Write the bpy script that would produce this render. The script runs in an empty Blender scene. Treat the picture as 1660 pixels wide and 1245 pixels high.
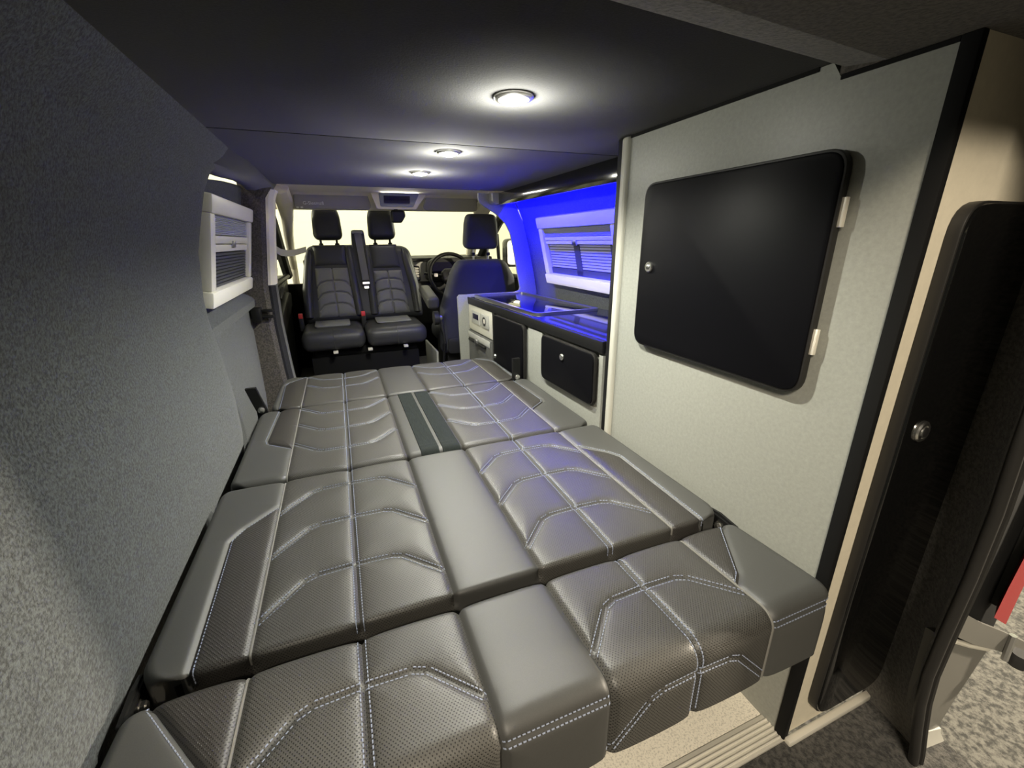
import bpy, bmesh, math, random
import numpy as np
from mathutils import Vector, Matrix
random.seed(4)
D = bpy.data
SC = bpy.context.scene
COL = SC.collection

# ------------------------------------------------------------------ camera, world, light, exposure
cam_d = D.cameras.new('camera'); cam = D.objects.new('camera', cam_d); COL.objects.link(cam)
cam_d.sensor_width = 36.0
cam_d.lens = 690.0 / 1660.0 * 36.0
cam_d.clip_start = 0.02
YAW, PIT, ROL = math.radians(21.365), math.radians(18.583), math.radians(-0.601)
_R0 = Matrix(((1, 0, 0), (0, 0, -1), (0, 1, 0)))
_Rz = Matrix(((math.cos(YAW), -math.sin(YAW), 0), (math.sin(YAW), math.cos(YAW), 0), (0, 0, 1)))
_Rx = Matrix(((1, 0, 0), (0, math.cos(PIT), -math.sin(PIT)), (0, math.sin(PIT), math.cos(PIT))))
_Rr = Matrix(((math.cos(ROL), -math.sin(ROL), 0), (math.sin(ROL), math.cos(ROL), 0), (0, 0, 1)))
_R = _Rr @ _Rx @ _R0 @ _Rz
_W = Matrix((_R[0], -_R[1], -_R[2])).transposed()
cam.matrix_world = Matrix.Translation((0, 0, 1.072)) @ _W.to_4x4()
SC.camera = cam

w = D.worlds.new('world'); SC.world = w; w.use_nodes = True
w.node_tree.nodes['Background'].inputs[0].default_value = (1.0, 0.93, 0.80, 1)
w.node_tree.nodes['Background'].inputs[1].default_value = 0.015

SC.view_settings.view_transform = 'Standard'
SC.view_settings.look = 'None'
SC.view_settings.gamma = 1.0
SC.view_settings.use_curve_mapping = False
SC.view_settings.exposure = 0.0

def area(name, loc, target, sx, sy, energy, color):
    l = D.lights.new(name, 'AREA'); l.shape = 'RECTANGLE'; l.size = sx; l.size_y = sy
    l.energy = energy; l.color = color
    o = D.objects.new(name, l); COL.objects.link(o); o.location = loc
    o.rotation_euler = (Vector(target) - Vector(loc)).to_track_quat('-Z', 'Y').to_euler()
    return o
# workshop lamps: two rows over the bay ahead of the van, one behind it; the last two are added cab fill
area('workshop_and_fill_lamp', (0.3, 5.6, 3.6), (0.3, 8.0, 0.6), 5.0, 0.6, 310, (1.0, 0.97, 0.72))
area('workshop_and_fill_lamp', (-3.2, 3.4, 3.6), (-5.2, 3.4, 0.6), 4.0, 0.6, 300, (1.0, 0.97, 0.72))
area('workshop_and_fill_lamp', (4.0, 3.4, 3.6), (6.0, 3.4, 0.6), 4.0, 0.6, 300, (1.0, 0.97, 0.72))
area('workshop_and_fill_lamp', (4.0, -0.70, 1.75), (-0.3, 0.45, 0.6), 0.16, 0.16, 340, (1.0, 0.87, 0.68))
area('workshop_and_fill_lamp', (-1.1, -1.7, 2.7), (0.8, 0.4, 0.4), 1.2, 0.4, 150, (1.0, 0.88, 0.70))
area('workshop_and_fill_lamp', (-3.6, 4.2, 1.9), (0.4, 3.5, 1.15), 1.2, 0.5, 150, (1.0, 0.95, 0.78))  # added fill from the left, brightens the cab interior
area('workshop_and_fill_lamp', (4.6, 4.2, 1.9), (0.4, 3.5, 1.15), 1.2, 0.5, 110, (1.0, 0.95, 0.78))  # added fill from the right, brightens the cab interior
# blue strip over the worktop
LED = area('led_light', (1.015, 1.93, 1.276), (1.215, 1.93, 1.09), 1.42, 0.012, 52.0, (0.0, 0.0, 1.0))

# ------------------------------------------------------------------ materials
def mat(name, col, rough=0.5, metal=0.0, spec=0.5, coat=0.0, emit=None, estr=0.0, trans=0.0, ior=1.45):
    m = D.materials.new(name); m.use_nodes = True
    b = m.node_tree.nodes['Principled BSDF']
    b.inputs['Base Color'].default_value = (*col, 1)
    b.inputs['Roughness'].default_value = rough
    b.inputs['Metallic'].default_value = metal
    b.inputs['Specular IOR Level'].default_value = spec
    b.inputs['Coat Weight'].default_value = coat
    b.inputs['Coat Roughness'].default_value = 0.05
    b.inputs['Transmission Weight'].default_value = trans
    b.inputs['IOR'].default_value = ior
    if emit:
        b.inputs['Emission Color'].default_value = (*emit, 1)
        b.inputs['Emission Strength'].default_value = estr
    return m

def add_noise(m, scale, lo, hi, bump=0.0, bdist=0.002, detail=4.0, coord='Object', stretch=None, rgh=None, contrast=None):
    """multiply the base colour by a noise between lo and hi and add relief from the same noise"""
    nt = m.node_tree; b = nt.nodes['Principled BSDF']
    base = tuple(b.inputs['Base Color'].default_value)
    tc = nt.nodes.new('ShaderNodeTexCoord')
    mp = nt.nodes.new('ShaderNodeMapping')
    if stretch: mp.inputs['Scale'].default_value = stretch
    nz = nt.nodes.new('ShaderNodeTexNoise'); nz.inputs['Scale'].default_value = scale
    nz.inputs['Detail'].default_value = detail; nz.inputs['Roughness'].default_value = 0.65
    nt.links.new(tc.outputs[coord], mp.inputs[0]); nt.links.new(mp.outputs[0], nz.inputs['Vector'])
    cr = nt.nodes.new('ShaderNodeMapRange')
    c0, c1 = contrast or (0.3, 0.7)
    cr.inputs['From Min'].default_value = c0; cr.inputs['From Max'].default_value = c1
    cr.inputs['To Min'].default_value = lo; cr.inputs['To Max'].default_value = hi
    nt.links.new(nz.outputs['Fac'], cr.inputs['Value'])
    mx = nt.nodes.new('ShaderNodeMix'); mx.data_type = 'RGBA'; mx.blend_type = 'MULTIPLY'
    mx.inputs['Factor'].default_value = 1.0
    mx.inputs['A'].default_value = base
    nt.links.new(cr.outputs[0], mx.inputs['B'])
    nt.links.new(mx.outputs['Result'], b.inputs['Base Color'])
    if bump:
        bp = nt.nodes.new('ShaderNodeBump'); bp.inputs['Strength'].default_value = bump; bp.inputs['Distance'].default_value = bdist
        nt.links.new(nz.outputs['Fac'], bp.inputs['Height']); nt.links.new(bp.outputs[0], b.inputs['Normal'])
    return m

def carpet(name, col, scale=210.0, lo=0.30, hi=1.75, bump=0.6):
    m = mat(name, col, 1.0, spec=0.08)
    m.node_tree.nodes['Principled BSDF'].inputs['Sheen Weight'].default_value = 0.25
    m.node_tree.nodes['Principled BSDF'].inputs['Sheen Roughness'].default_value = 0.6
    return add_noise(m, scale, lo, hi, bump, 0.004, 6.0, contrast=(0.40, 0.60))

def perforated(name, col, rough):
    """leather with a staggered grid of punched holes, laid out on the UV map (metres)"""
    m = mat(name, col, rough)
    nt = m.node_tree; b = nt.nodes['Principled BSDF']
    def math_(op, a, b_=None, c=None):
        n = nt.nodes.new('ShaderNodeMath'); n.operation = op
        for i, v in enumerate((a, b_, c)):
            if v is None: continue
            if isinstance(v, (int, float)): n.inputs[i].default_value = v
            else: nt.links.new(v, n.inputs[i])
        return n.outputs[0]
    uv = nt.nodes.new('ShaderNodeUVMap'); sp = nt.nodes.new('ShaderNodeSeparateXYZ')
    nt.links.new(uv.outputs[0], sp.inputs[0])
    P = 0.0056
    v = math_('DIVIDE', sp.outputs[1], P * 0.62)
    row = math_('FLOOR', v)
    off = math_('MULTIPLY', math_('MODULO', row, 2.0), 0.5)
    u = math_('ADD', math_('DIVIDE', sp.outputs[0], P), off)
    fu = math_('SUBTRACT', math_('FRACT', u), 0.5)
    fv = math_('MULTIPLY', math_('SUBTRACT', math_('FRACT', v), 0.5), 0.62)
    d = math_('SQRT', math_('ADD', math_('MULTIPLY', fu, fu), math_('MULTIPLY', fv, fv)))
    mr = nt.nodes.new('ShaderNodeMapRange'); mr.interpolation_type = 'SMOOTHSTEP'
    mr.inputs['From Min'].default_value = 0.13; mr.inputs['From Max'].default_value = 0.24
    nt.links.new(d, mr.inputs['Value'])
    mx = nt.nodes.new('ShaderNodeMix'); mx.data_type = 'RGBA'
    mx.inputs['A'].default_value = (col[0] * .12, col[1] * .12, col[2] * .12, 1); mx.inputs['B'].default_value = (*col, 1)
    nt.links.new(mr.outputs[0], mx.inputs['Factor']); nt.links.new(mx.outputs['Result'], b.inputs['Base Color'])
    bp = nt.nodes.new('ShaderNodeBump'); bp.inputs['Strength'].default_value = 0.5; bp.inputs['Distance'].default_value = 0.0012
    nt.links.new(mr.outputs[0], bp.inputs['Height']); nt.links.new(bp.outputs[0], b.inputs['Normal'])
    return m

M = {}
M['carpet_wall'] = carpet('graphite_carpet', (0.040, 0.046, 0.047))
M['carpet_ceil'] = carpet('dark_carpet', (0.012, 0.012, 0.015), 280, 0.6, 1.4, 0.2)
M['carpet_black'] = carpet('black_carpet', (0.075, 0.067, 0.057), 140, 0.6, 1.4, 0.6)
M['carpet_sill'] = carpet('sill_carpet', (0.042, 0.039, 0.034), 90, 0.35, 1.7, 0.9)
M['leather'] = add_noise(mat('grey_leather', (0.040, 0.0395, 0.037), 0.50), 600, 0.9, 1.1, 0.12, 0.0006)
M['leather_dark'] = add_noise(mat('dark_leather', (0.050, 0.050, 0.047), 0.46), 600, 0.9, 1.1, 0.12, 0.0006)
M['perf'] = perforated('perforated_leather', (0.054, 0.0515, 0.046), 0.44)
M['perf_dark'] = perforated('dark_perforated_leather', (0.036, 0.033, 0.030), 0.42)
M['seat_black'] = add_noise(mat('black_seat_leather', (0.030, 0.031, 0.033), 0.45), 500, 0.9, 1.1, 0.12, 0.0006)
M['seat_grey'] = add_noise(mat('grey_seat_insert', (0.15, 0.152, 0.145), 0.5), 500, 0.85, 1.15, 0.12, 0.0006)
M['seat_navy'] = add_noise(mat('navy_seat_cloth', (0.030, 0.031, 0.040), 0.75), 400, 0.85, 1.15, 0.2, 0.0006)
M['thread'] = mat('pale_thread', (0.22, 0.25, 0.33), 0.6)
M['piping'] = mat('pale_piping', (0.17, 0.165, 0.15), 0.5)
M['laminate'] = add_noise(mat('stone_laminate', (0.28, 0.285, 0.255), 0.42), 120, 0.88, 1.08, 0.06, 0.0008, 8.0)
M['laminate_rear'] = add_noise(mat('cream_laminate', (0.66, 0.60, 0.47), 0.45), 60, 0.95, 1.04, 0.0)
M['gloss_black'] = mat('gloss_black', (0.003, 0.003, 0.004), 0.45, spec=0.1)
M['gloss_rear'] = mat('gloss_black_rear', (0.004, 0.004, 0.004), 0.10, coat=0.4)
M['satin_black'] = mat('satin_black', (0.007, 0.007, 0.007), 0.5, spec=0.3)
M['matt_black'] = mat('matt_black', (0.005, 0.005, 0.005), 0.8, spec=0.2)
M['rubber'] = mat('black_rubber', (0.014, 0.013, 0.012), 0.45)
M['lip'] = mat('pale_lipping', (0.46, 0.45, 0.39), 0.4)
M['chrome'] = mat('chrome', (0.85, 0.84, 0.80), 0.28, 1.0)
M['steel'] = mat('brushed_steel', (0.62, 0.62, 0.62), 0.28, 1.0)
M['alu'] = mat('aluminium_tread', (0.78, 0.74, 0.64), 0.42, 0.3)
M['vinyl'] = add_noise(mat('speckled_vinyl', (0.76, 0.71, 0.60), 0.45), 260, 0.72, 1.12, 0.0, detail=2.0, contrast=(0.32, 0.52))
M['frame_cream'] = mat('cream_plastic', (0.84, 0.82, 0.72), 0.4)
M['blind_white'] = mat('white_pleat', (0.55, 0.56, 0.60), 0.7)
M['slat_dark'] = mat('dark_slat', (0.060, 0.063, 0.070), 0.5)
M['slat_pale'] = mat('pale_slat', (0.42, 0.42, 0.45), 0.5)
M['cab_cream'] = add_noise(mat('cab_lining', (0.82, 0.77, 0.64), 0.8), 300, 0.95, 1.05, 0.1, 0.0006)
M['visor'] = mat('visor_grey', (0.31, 0.295, 0.265), 0.7)
M['dash_grey'] = mat('dash_grey', (0.55, 0.54, 0.48), 0.6)
M['dash_black'] = mat('dash_black', (0.018, 0.018, 0.018), 0.55)
M['print'] = mat('pale_print', (0.85, 0.85, 0.78), 0.6)
M['white_wall'] = mat('workshop_paint', (0.80, 0.785, 0.66), 0.8)
M['outside_carpet'] = carpet('outside_carpet', (0.085, 0.080, 0.070), 55, 0.25, 1.5, 0.6)
M['red_lamp'] = mat('red_lens', (0.30, 0.003, 0.007), 0.35)
M['red_cloth'] = mat('red_plastic', (0.75, 0.06, 0.05), 0.4)
M['body'] = mat('dark_body_paint', (0.012, 0.011, 0.010), 0.3, coat=0.4)
M['body_grey'] = mat('grey_body_plastic', (0.13, 0.125, 0.11), 0.45, 0.1)
M['body_cream'] = mat('cream_bumper', (0.72, 0.70, 0.62), 0.35)
M['webbing'] = add_noise(mat('dark_webbing', (0.012, 0.015, 0.014), 0.8, spec=0.15), 500, 0.6, 1.4, 0.3, 0.0008, stretch=(1, .08, 1))
M['belt'] = mat('belt_webbing', (0.13, 0.13, 0.125), 0.6)
M['belt_pale'] = mat('pale_belt_webbing', (0.36, 0.35, 0.28), 0.6)
M['worktop'] = mat('black_worktop', (0.012, 0.012, 0.013), 0.12, coat=0.4)
M['hob_glass'] = mat('black_glass', (0.004, 0.004, 0.006), 0.04, coat=0.6)
M['panel_grey'] = mat('socket_grey', (0.33, 0.33, 0.31), 0.4)
M['fridge'] = mat('dark_fridge_door', (0.075, 0.076, 0.072), 0.35)
M['lens'] = mat('lamp_lens', (1, 1, 1), 0.3, emit=(1.0, 0.98, 0.86), estr=18.0)
M['led'] = mat('led_diffuser', (0.2, 0.2, 1), 0.4, emit=(0.03, 0.02, 1.0), estr=4.0)
M['display'] = mat('dark_display', (0.010, 0.009, 0.03), 0.2)
M['console_blue'] = mat('console_bezel', (0.20, 0.21, 0.26), 0.5)
def glass_mat():
    m = D.materials.new('clear_glass'); m.use_nodes = True; nt = m.node_tree
    nt.nodes.remove(nt.nodes['Principled BSDF'])
    out = [n for n in nt.nodes if n.type == 'OUTPUT_MATERIAL'][0]
    tr = nt.nodes.new('ShaderNodeBsdfTransparent'); tr.inputs[0].default_value = (.97, .98, .96, 1)
    gl = nt.nodes.new('ShaderNodeBsdfGlossy'); gl.inputs['Roughness'].default_value = 0.02
    mx = nt.nodes.new('ShaderNodeMixShader'); mx.inputs[0].default_value = 0.05
    nt.links.new(tr.outputs[0], mx.inputs[1]); nt.links.new(gl.outputs[0], mx.inputs[2])
    nt.links.new(mx.outputs[0], out.inputs[0]); return m
M['glass'] = glass_mat()

# ------------------------------------------------------------------ builders
class MB:
    """collects shapes (world coordinates) for ONE mesh object"""
    def __init__(s): s.v = []; s.f = []
    def add(s, vs, fs):
        n = len(s.v); s.v += [tuple(map(float, v)) for v in vs]; s.f += [tuple(i + n for i in f) for f in fs]; return s
    def box(s, x0, x1, y0, y1, z0, z1, m=None, r=0.0, seg=2):
        if r > 0:
            bm = bmesh.new(); bmesh.ops.create_cube(bm, size=1)
            for v in bm.verts:
                v.co = Vector(((x0 + x1) / 2 + v.co.x * (x1 - x0), (y0 + y1) / 2 + v.co.y * (y1 - y0), (z0 + z1) / 2 + v.co.z * (z1 - z0)))
            bmesh.ops.bevel(bm, geom=bm.edges[:], offset=r, segments=seg, profile=0.5, affect='EDGES')
            bm.verts.index_update()
            vs = [v.co.copy() for v in bm.verts]; fs = [[v.index for v in f.verts] for f in bm.faces]; bm.free()
        else:
            vs = [Vector(p) for p in ((x0, y0, z0), (x1, y0, z0), (x1, y1, z0), (x0, y1, z0), (x0, y0, z1), (x1, y0, z1), (x1, y1, z1), (x0, y1, z1))]
            fs = [(0, 3, 2, 1), (4, 5, 6, 7), (0, 1, 5, 4), (1, 2, 6, 5), (2, 3, 7, 6), (3, 0, 4, 7)]
        if m is not None: vs = [m @ v for v in vs]
        return s.add(vs, fs)
    def prism(s, poly, h0, h1, m=None, r=0.0, seg=2):
        """polygon (a,b) extruded along the third axis; r rounds the rims"""
        P = [Vector((p[0], p[1])) for p in poly]; n = len(P)
        A = sum(P[i].x * P[(i + 1) % n].y - P[(i + 1) % n].x * P[i].y for i in range(n))
        if A < 0: P.reverse()
        def inset(d):
            o = []
            for i in range(n):
                a, b, c = P[i - 1], P[i], P[(i + 1) % n]
                e1 = (b - a).normalized(); e2 = (c - b).normalized()
                n1 = Vector((-e1.y, e1.x)); n2 = Vector((-e2.y, e2.x)); nn = n1 + n2
                k = max(0.35, 1 + n1.dot(n2))
                o.append(b + nn * (d / k))
            return o
        rings = []
        if r > 0:
            for k in range(seg + 1):
                t = k / seg * math.pi / 2
                rings.append((r * (1 - math.sin(t)), h0 + r * (1 - math.cos(t))))
            for k in range(seg + 1):
                t = (1 - k / seg) * math.pi / 2
                rings.append((r * (1 - math.sin(t)), h1 - r * (1 - math.cos(t))))
        else: rings = [(0, h0), (0, h1)]
        vs = []; fs = []
        for (d, h) in rings:
            for p in (inset(d) if d > 1e-9 else P): vs.append(Vector((p.x, p.y, h)))
        for k in range(len(rings) - 1):
            for i in range(n):
                j = (i + 1) % n
                fs.append((k * n + i, k * n + j, (k + 1) * n + j, (k + 1) * n + i))
        fs.append(tuple(reversed(range(n)))); fs.append(tuple(range((len(rings) - 1) * n, len(rings) * n)))
        if m is not None: vs = [m @ v for v in vs]
        return s.add(vs, fs)
    def tube(s, pts, r, seg=8, cap=True, flat=None):
        pts = [Vector(p) for p in pts]; n = len(pts)
        rr = r if isinstance(r, (list, tuple)) else [r] * n
        up = None; vs = []; fs = []
        for i, p in enumerate(pts):
            t = (pts[min(i + 1, n - 1)] - pts[max(i - 1, 0)]).normalized()
            if up is None: up = Vector((0, 0, 1)) if abs(t.z) < .9 else Vector((0, 1, 0))
            a = t.cross(up).normalized(); b = a.cross(t).normalized(); up = b
            for k in range(seg):
                q = 2 * math.pi * k / seg
                vs.append(p + a * (rr[i] * math.cos(q)) + b * (rr[i] * (flat or 1) * math.sin(q)))
        for i in range(n - 1):
            for k in range(seg):
                j = (k + 1) % seg
                fs.append((i * seg + k, i * seg + j, (i + 1) * seg + j, (i + 1) * seg + k))
        if cap: fs.append(tuple(reversed(range(seg)))); fs.append(tuple(range((n - 1) * seg, n * seg)))
        return s.add(vs, fs)
    def lathe(s, prof, m, seg=20):
        """profile (radius, height) about local z, closed by caps"""
        vs = []; fs = []
        for (r, h) in prof:
            for k in range(seg):
                q = 2 * math.pi * k / seg; vs.append(m @ Vector((r * math.cos(q), r * math.sin(q), h)))
        for i in range(len(prof) - 1):
            for k in range(seg):
                j = (k + 1) % seg
                fs.append((i * seg + k, i * seg + j, (i + 1) * seg + j, (i + 1) * seg + k))
        fs.append(tuple(reversed(range(seg)))); fs.append(tuple(range((len(prof) - 1) * seg, len(prof) * seg)))
        return s.add(vs, fs)
    def torus(s, R, r, m, seg=40, sub=10, a0=0, a1=2 * math.pi):
        pts = []
        vs = []; fs = []
        for i in range(seg):
            q = a0 + (a1 - a0) * i / seg
            for k in range(sub):
                p = 2 * math.pi * k / sub
                vs.append(m @ Vector(((R + r * math.cos(p)) * math.cos(q), (R + r * math.cos(p)) * math.sin(q), r * math.sin(p))))
        for i in range(seg):
            for k in range(sub):
                a, b = (i + 1) % seg, (k + 1) % sub
                fs.append((i * sub + k, a * sub + k, a * sub + b, i * sub + b))
        return s.add(vs, fs)
    def sweep(s, sections, closed=True):
        """list of equal-length point rings joined in order, ends capped"""
        n = len(sections[0]); vs = [Vector(p) for sec in sections for p in sec]; fs = []
        for i in range(len(sections) - 1):
            for k in range(n if closed else n - 1):
                j = (k + 1) % n
                fs.append((i * n + k, i * n + j, (i + 1) * n + j, (i + 1) * n + k))
        if closed: fs.append(tuple(reversed(range(n)))); fs.append(tuple(range((len(sections) - 1) * n, len(sections) * n)))
        return s.add(vs, fs)

def origin_of(o):
    p = Vector((0, 0, 0))
    while o is not None: p += o.location; o = o.parent
    return p
def obj(name, mb, m, parent=None, smooth=True, kind=None, label=None, uv=None):
    vs = np.array(mb.v, dtype=float).reshape(-1, 3)
    lo, hi = vs.min(0), vs.max(0)
    c = np.array(((lo[0] + hi[0]) / 2, (lo[1] + hi[1]) / 2, lo[2]))
    me = D.meshes.new(name)
    me.from_pydata((vs - c).tolist(), [], mb.f)
    if uv is not None:
        lay = me.uv_layers.new(name='UVMap')
        idx = np.empty(len(me.loops), dtype=np.int32); me.loops.foreach_get('vertex_index', idx)
        lay.data.foreach_set('uv', np.asarray(uv, dtype=np.float32)[idx].ravel())
    me.materials.append(M[m] if isinstance(m, str) else m)
    bm = bmesh.new(); bm.from_mesh(me); bmesh.ops.recalc_face_normals(bm, faces=bm.faces[:]) if uv is None else None
    if smooth:
        for f in bm.faces: f.smooth = True
        for e in bm.edges:
            if len(e.link_faces) == 2 and e.calc_face_angle(0) > math.radians(38): e.smooth = False
    bm.to_mesh(me); bm.free()
    o = D.objects.new(name, me); COL.objects.link(o)
    o.location = Vector(c) - (origin_of(parent) if parent else Vector((0, 0, 0)))
    if parent: o.parent = parent
    if kind: o['kind'] = kind
    if label: o['label'] = label
    return o
def tag(o, label, cat, group=None):
    o['label'] = label; o['category'] = cat
    if group: o['group'] = group
    return o
def thing(name, loc, label, cat, group=None):
    o = D.objects.new(name, None); COL.objects.link(o); o.location = loc; o.empty_display_size = 0.05
    return tag(o, label, cat, group)
def struct(name, mb, m, parent=None, label=None, smooth=True):
    o = obj(name, mb, m, parent, smooth, None if parent else 'structure', label); return o
def shift_copy(o, parent, dv):
    c = o.copy(); COL.objects.link(c); c.parent = parent; c.location = o.location + Vector(dv); return c
def frame_m(o, a, b, n=None):
    a = Vector(a).normalized(); b = Vector(b).normalized(); n = Vector(n) if n else a.cross(b)
    return Matrix(((a.x, b.x, n.x, o[0]), (a.y, b.y, n.y, o[1]), (a.z, b.z, n.z, o[2]), (0, 0, 0, 1)))
def rpoly(pts, rad, seg=6):
    """polygon with rounded corners; rad is one radius or one per corner"""
    n = len(pts); out = []
    rads = rad if isinstance(rad, (list, tuple)) else [rad] * n
    for i in range(n):
        a, b, c = Vector(pts[i - 1]), Vector(pts[i]), Vector(pts[(i + 1) % n]); r = rads[i]
        if r <= 0: out.append((b.x, b.y)); continue
        e1 = (a - b).normalized(); e2 = (c - b).normalized()
        ang = e1.angle(e2); d = min(r / math.tan(ang / 2), (a - b).length * .49, (c - b).length * .49)
        p0 = b + e1 * d; p1 = b + e2 * d
        for k in range(seg + 1):
            t = k / seg; q = p0 * (1 - t) ** 2 + b * (2 * t * (1 - t)) + p1 * t * t; out.append((q.x, q.y))
    return out
def rrect(x0, x1, y0, y1, r, seg=6): return rpoly([(x0, y0), (x1, y0), (x1, y1), (x0, y1)], r, seg)
def pillow(mb, poly, t, r, m, seg=6, dome=0.0):
    """soft pad: outline poly in local xy, thickness t along z, edge radius r; dome swells the faces"""
    P = [Vector(p) for p in poly]; n = len(P); c = sum(P, Vector((0, 0))) / n
    A = sum(P[i].x * P[(i + 1) % n].y - P[(i + 1) % n].x * P[i].y for i in range(n))
    if A < 0: P.reverse()
    def ins(d):
        o = []
        for i in range(n):
            a, b, cc = P[i - 1], P[i], P[(i + 1) % n]
            e = (cc - a).normalized(); o.append(b + Vector((-e.y, e.x)) * d)
        return o
    rings = []
    r = min(r, t / 2)
    for k in range(seg * 2 + 1):
        th = -math.pi / 2 + math.pi * k / (seg * 2)
        z = (t / 2 - r) * (1 if th > 1e-9 else -1 if th < -1e-9 else 0) + r * math.sin(th)
        rings.append([(p.x, p.y, z) for p in ins(r * (1 - math.cos(th)))])
    inner = ins(r)
    front = []; back = []
    for f in (0.88, 0.74, 0.58, 0.42, 0.26, 0.1):
        h = dome * (1 - f * f) ** 2
        front.append([((p.x - c.x) * f + c.x, (p.y - c.y) * f + c.y, t / 2 + h) for p in inner])
        back.append([((p.x - c.x) * f + c.x, (p.y - c.y) * f + c.y, -t / 2 - h) for p in inner])
    secs = back[::-1] + rings + front
    mb.sweep([[m @ Vector(p) for p in sct] for sct in secs])
    return mb
def lock(parent, m, r=0.014):
    """round chrome push-lock: bezel with a recessed button (m: local z points out of the door)"""
    o = obj('push_lock', MB().lathe([(r, 0), (r, .004), (r * .86, .0065), (r * .62, .0065), (r * .58, .004)], m, 20), 'chrome', parent, label='chrome push lock')
    obj('button', MB().lathe([(r * .5, .003), (r * .5, .0075), (r * .36, .009)], m, 16), 'steel', o)
    return o
# ------------------------------------------------------------------ the setting: van shell
MX = Matrix(((0, 0, 1, 0), (1, 0, 0, 0), (0, 1, 0, 0), (0, 0, 0, 1)))      # local (a,b,h) -> (h, a, b): polygon in the y-z plane, extruded in x
MY = Matrix(((1, 0, 0, 0), (0, 0, 1, 0), (0, 1, 0, 0), (0, 0, 0, 1)))      # local (a,b,h) -> (a, h, b): polygon in the x-z plane, extruded in y
struct('floor', MB().box(-.46, 1.24, .44, 2.66, -.03, 0), 'vinyl', smooth=False)
struct('floor_cab', MB().box(-.46, 1.30, 2.66, 4.5, -.12, -.06), 'carpet_black', smooth=False)
struct('wall_firewall', MB().box(-.5, 1.4, 4.36, 4.44, -.2, .72), 'matt_black', smooth=False)
# rear quarter lining, left: a carpeted skin bowed out at the waist and rolling in to the roof
LW = [(-.425, -.02), (-.415, .2), (-.398, .36), (-.391, .44), (-.390, .56), (-.402, .74), (-.412, .83), (-.413, .90), (-.397, 1.05), (-.366, 1.16), (-.345, 1.227), (-.323, 1.271), (-.287, 1.312), (-.25, 1.358)]
def skin(prof, thick, ys, flare=None):
    secs = []
    for y in ys:
        fx = flare(y) if flare else 0
        inner = [(x + fx, y, z) for x, z in prof]
        secs.append(inner + [(x + fx + thick, y, z) for x, z in reversed(prof)])
    return MB().sweep(secs)
wl = struct('wall_left', skin(LW, -.05, [-.12, .3, .7, 1.1, 1.4, 1.60, 1.655, 1.68], lambda y: -.012 if y > 1.67 else (-.003 if y > 1.65 else 0)), 'carpet_wall')
# sliding door panel, left, set back behind the lining and leaning in with the body
def door_x(z): return -.42 + .1834 * (z - .868)
DP = [(-.47, .02), (-.455, .30), (-.452, .62), (-.448, .752), (-.424, .766), (-.420, .80), (-.428, .812), (-.470, .838), (-.467, .868), (door_x(1.24) - .047, 1.24), (door_x(1.292) - .047, 1.292)]
def dp(y, zt):
    return [(x, y, z) for x, z in DP[:-1] + [(door_x(zt) - .047, zt)]]
_sec = []
for y, zt in ((1.62, 1.276), (1.9, 1.287), (2.15, 1.309), (2.3, 1.319), (2.54, 1.332)):
    a = dp(y, zt); _sec.append(a + [(x - .03, yy, z) for x, yy, z in reversed(a)])
dr = struct('door_1', MB().sweep(_sec), 'carpet_wall')
struct('trim_1', MB().sweep([[(-.24 - q, y, 1.352), (-.248 - q, y, 1.338), (-.272 - k * .010 - q, y, zb + .012), (-.312 - k * .008 - q, y, zb), (-.350 - k * .006 - q, y, zb + .002), (-.40 - q, y, 1.365)] for y, k, zb, q in ((1.60, 0, 1.284, .03), (1.75, .1, 1.288, .012), (1.9, .3, 1.292, 0), (2.05, .5, 1.304, 0), (2.2, .8, 1.315, 0), (2.42, 1.6, 1.321, 0), (2.62, 2.6, 1.312, 0))]), 'carpet_ceil')
# B-pillar, left: carpeted below and behind, cream moulding towards the cab
BPx = [(.02, -.293), (.42, -.316), (.66, -.324), (.87, -.318), (1.10, -.286), (1.285, -.259), (1.36, -.206)]
def bp(zs, dx0, y0, y1):
    secs = []
    for z, x in zs:
        secs.append([(x + dx0, y0 + .02, z), (x + dx0 - .02, y0, z), (-.52 if z < 1.2 else -.40, y0, z), (-.52 if z < 1.2 else -.40, y1, z), (x + dx0, y1, z)])
    return MB().sweep(secs)
struct('trim_2', bp(BPx, -.032, 2.55, 2.66), 'carpet_black')
struct('trim_3', bp([(z, x) for z, x in BPx if z < .9][:3] + [(.862, -.318)], .0, 2.57, 2.68), 'carpet_ceil')
struct('trim_4', bp([(.866, -.318), (1.10, -.286), (1.285, -.259), (1.325, -.242)], .0, 2.57, 2.68), 'cab_cream')
# door catch on the pillar
ct = obj('door_catch', MB().box(-.440, -.398, 2.48, 2.548, .690, .760, r=.004).box(-.415, -.345, 2.524, 2.546, .734, .748, r=.003).box(-.415, -.345, 2.524, 2.546, .702, .718, r=.003), 'satin_black')
tag(ct, 'small black catch on the left pillar below the white-framed window', 'catch')

# right wall behind the kitchen
RW = [(1.262, -.02), (1.255, .5), (1.245, .73), (1.238, .80), (1.222, .85), (1.185, 1.02), (1.143, 1.19), (1.105, 1.28), (1.06, 1.35)]
struct('wall_right', skin(RW, .05, [.40, 1.2, 2.0, 2.70]), 'carpet_wall')
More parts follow.
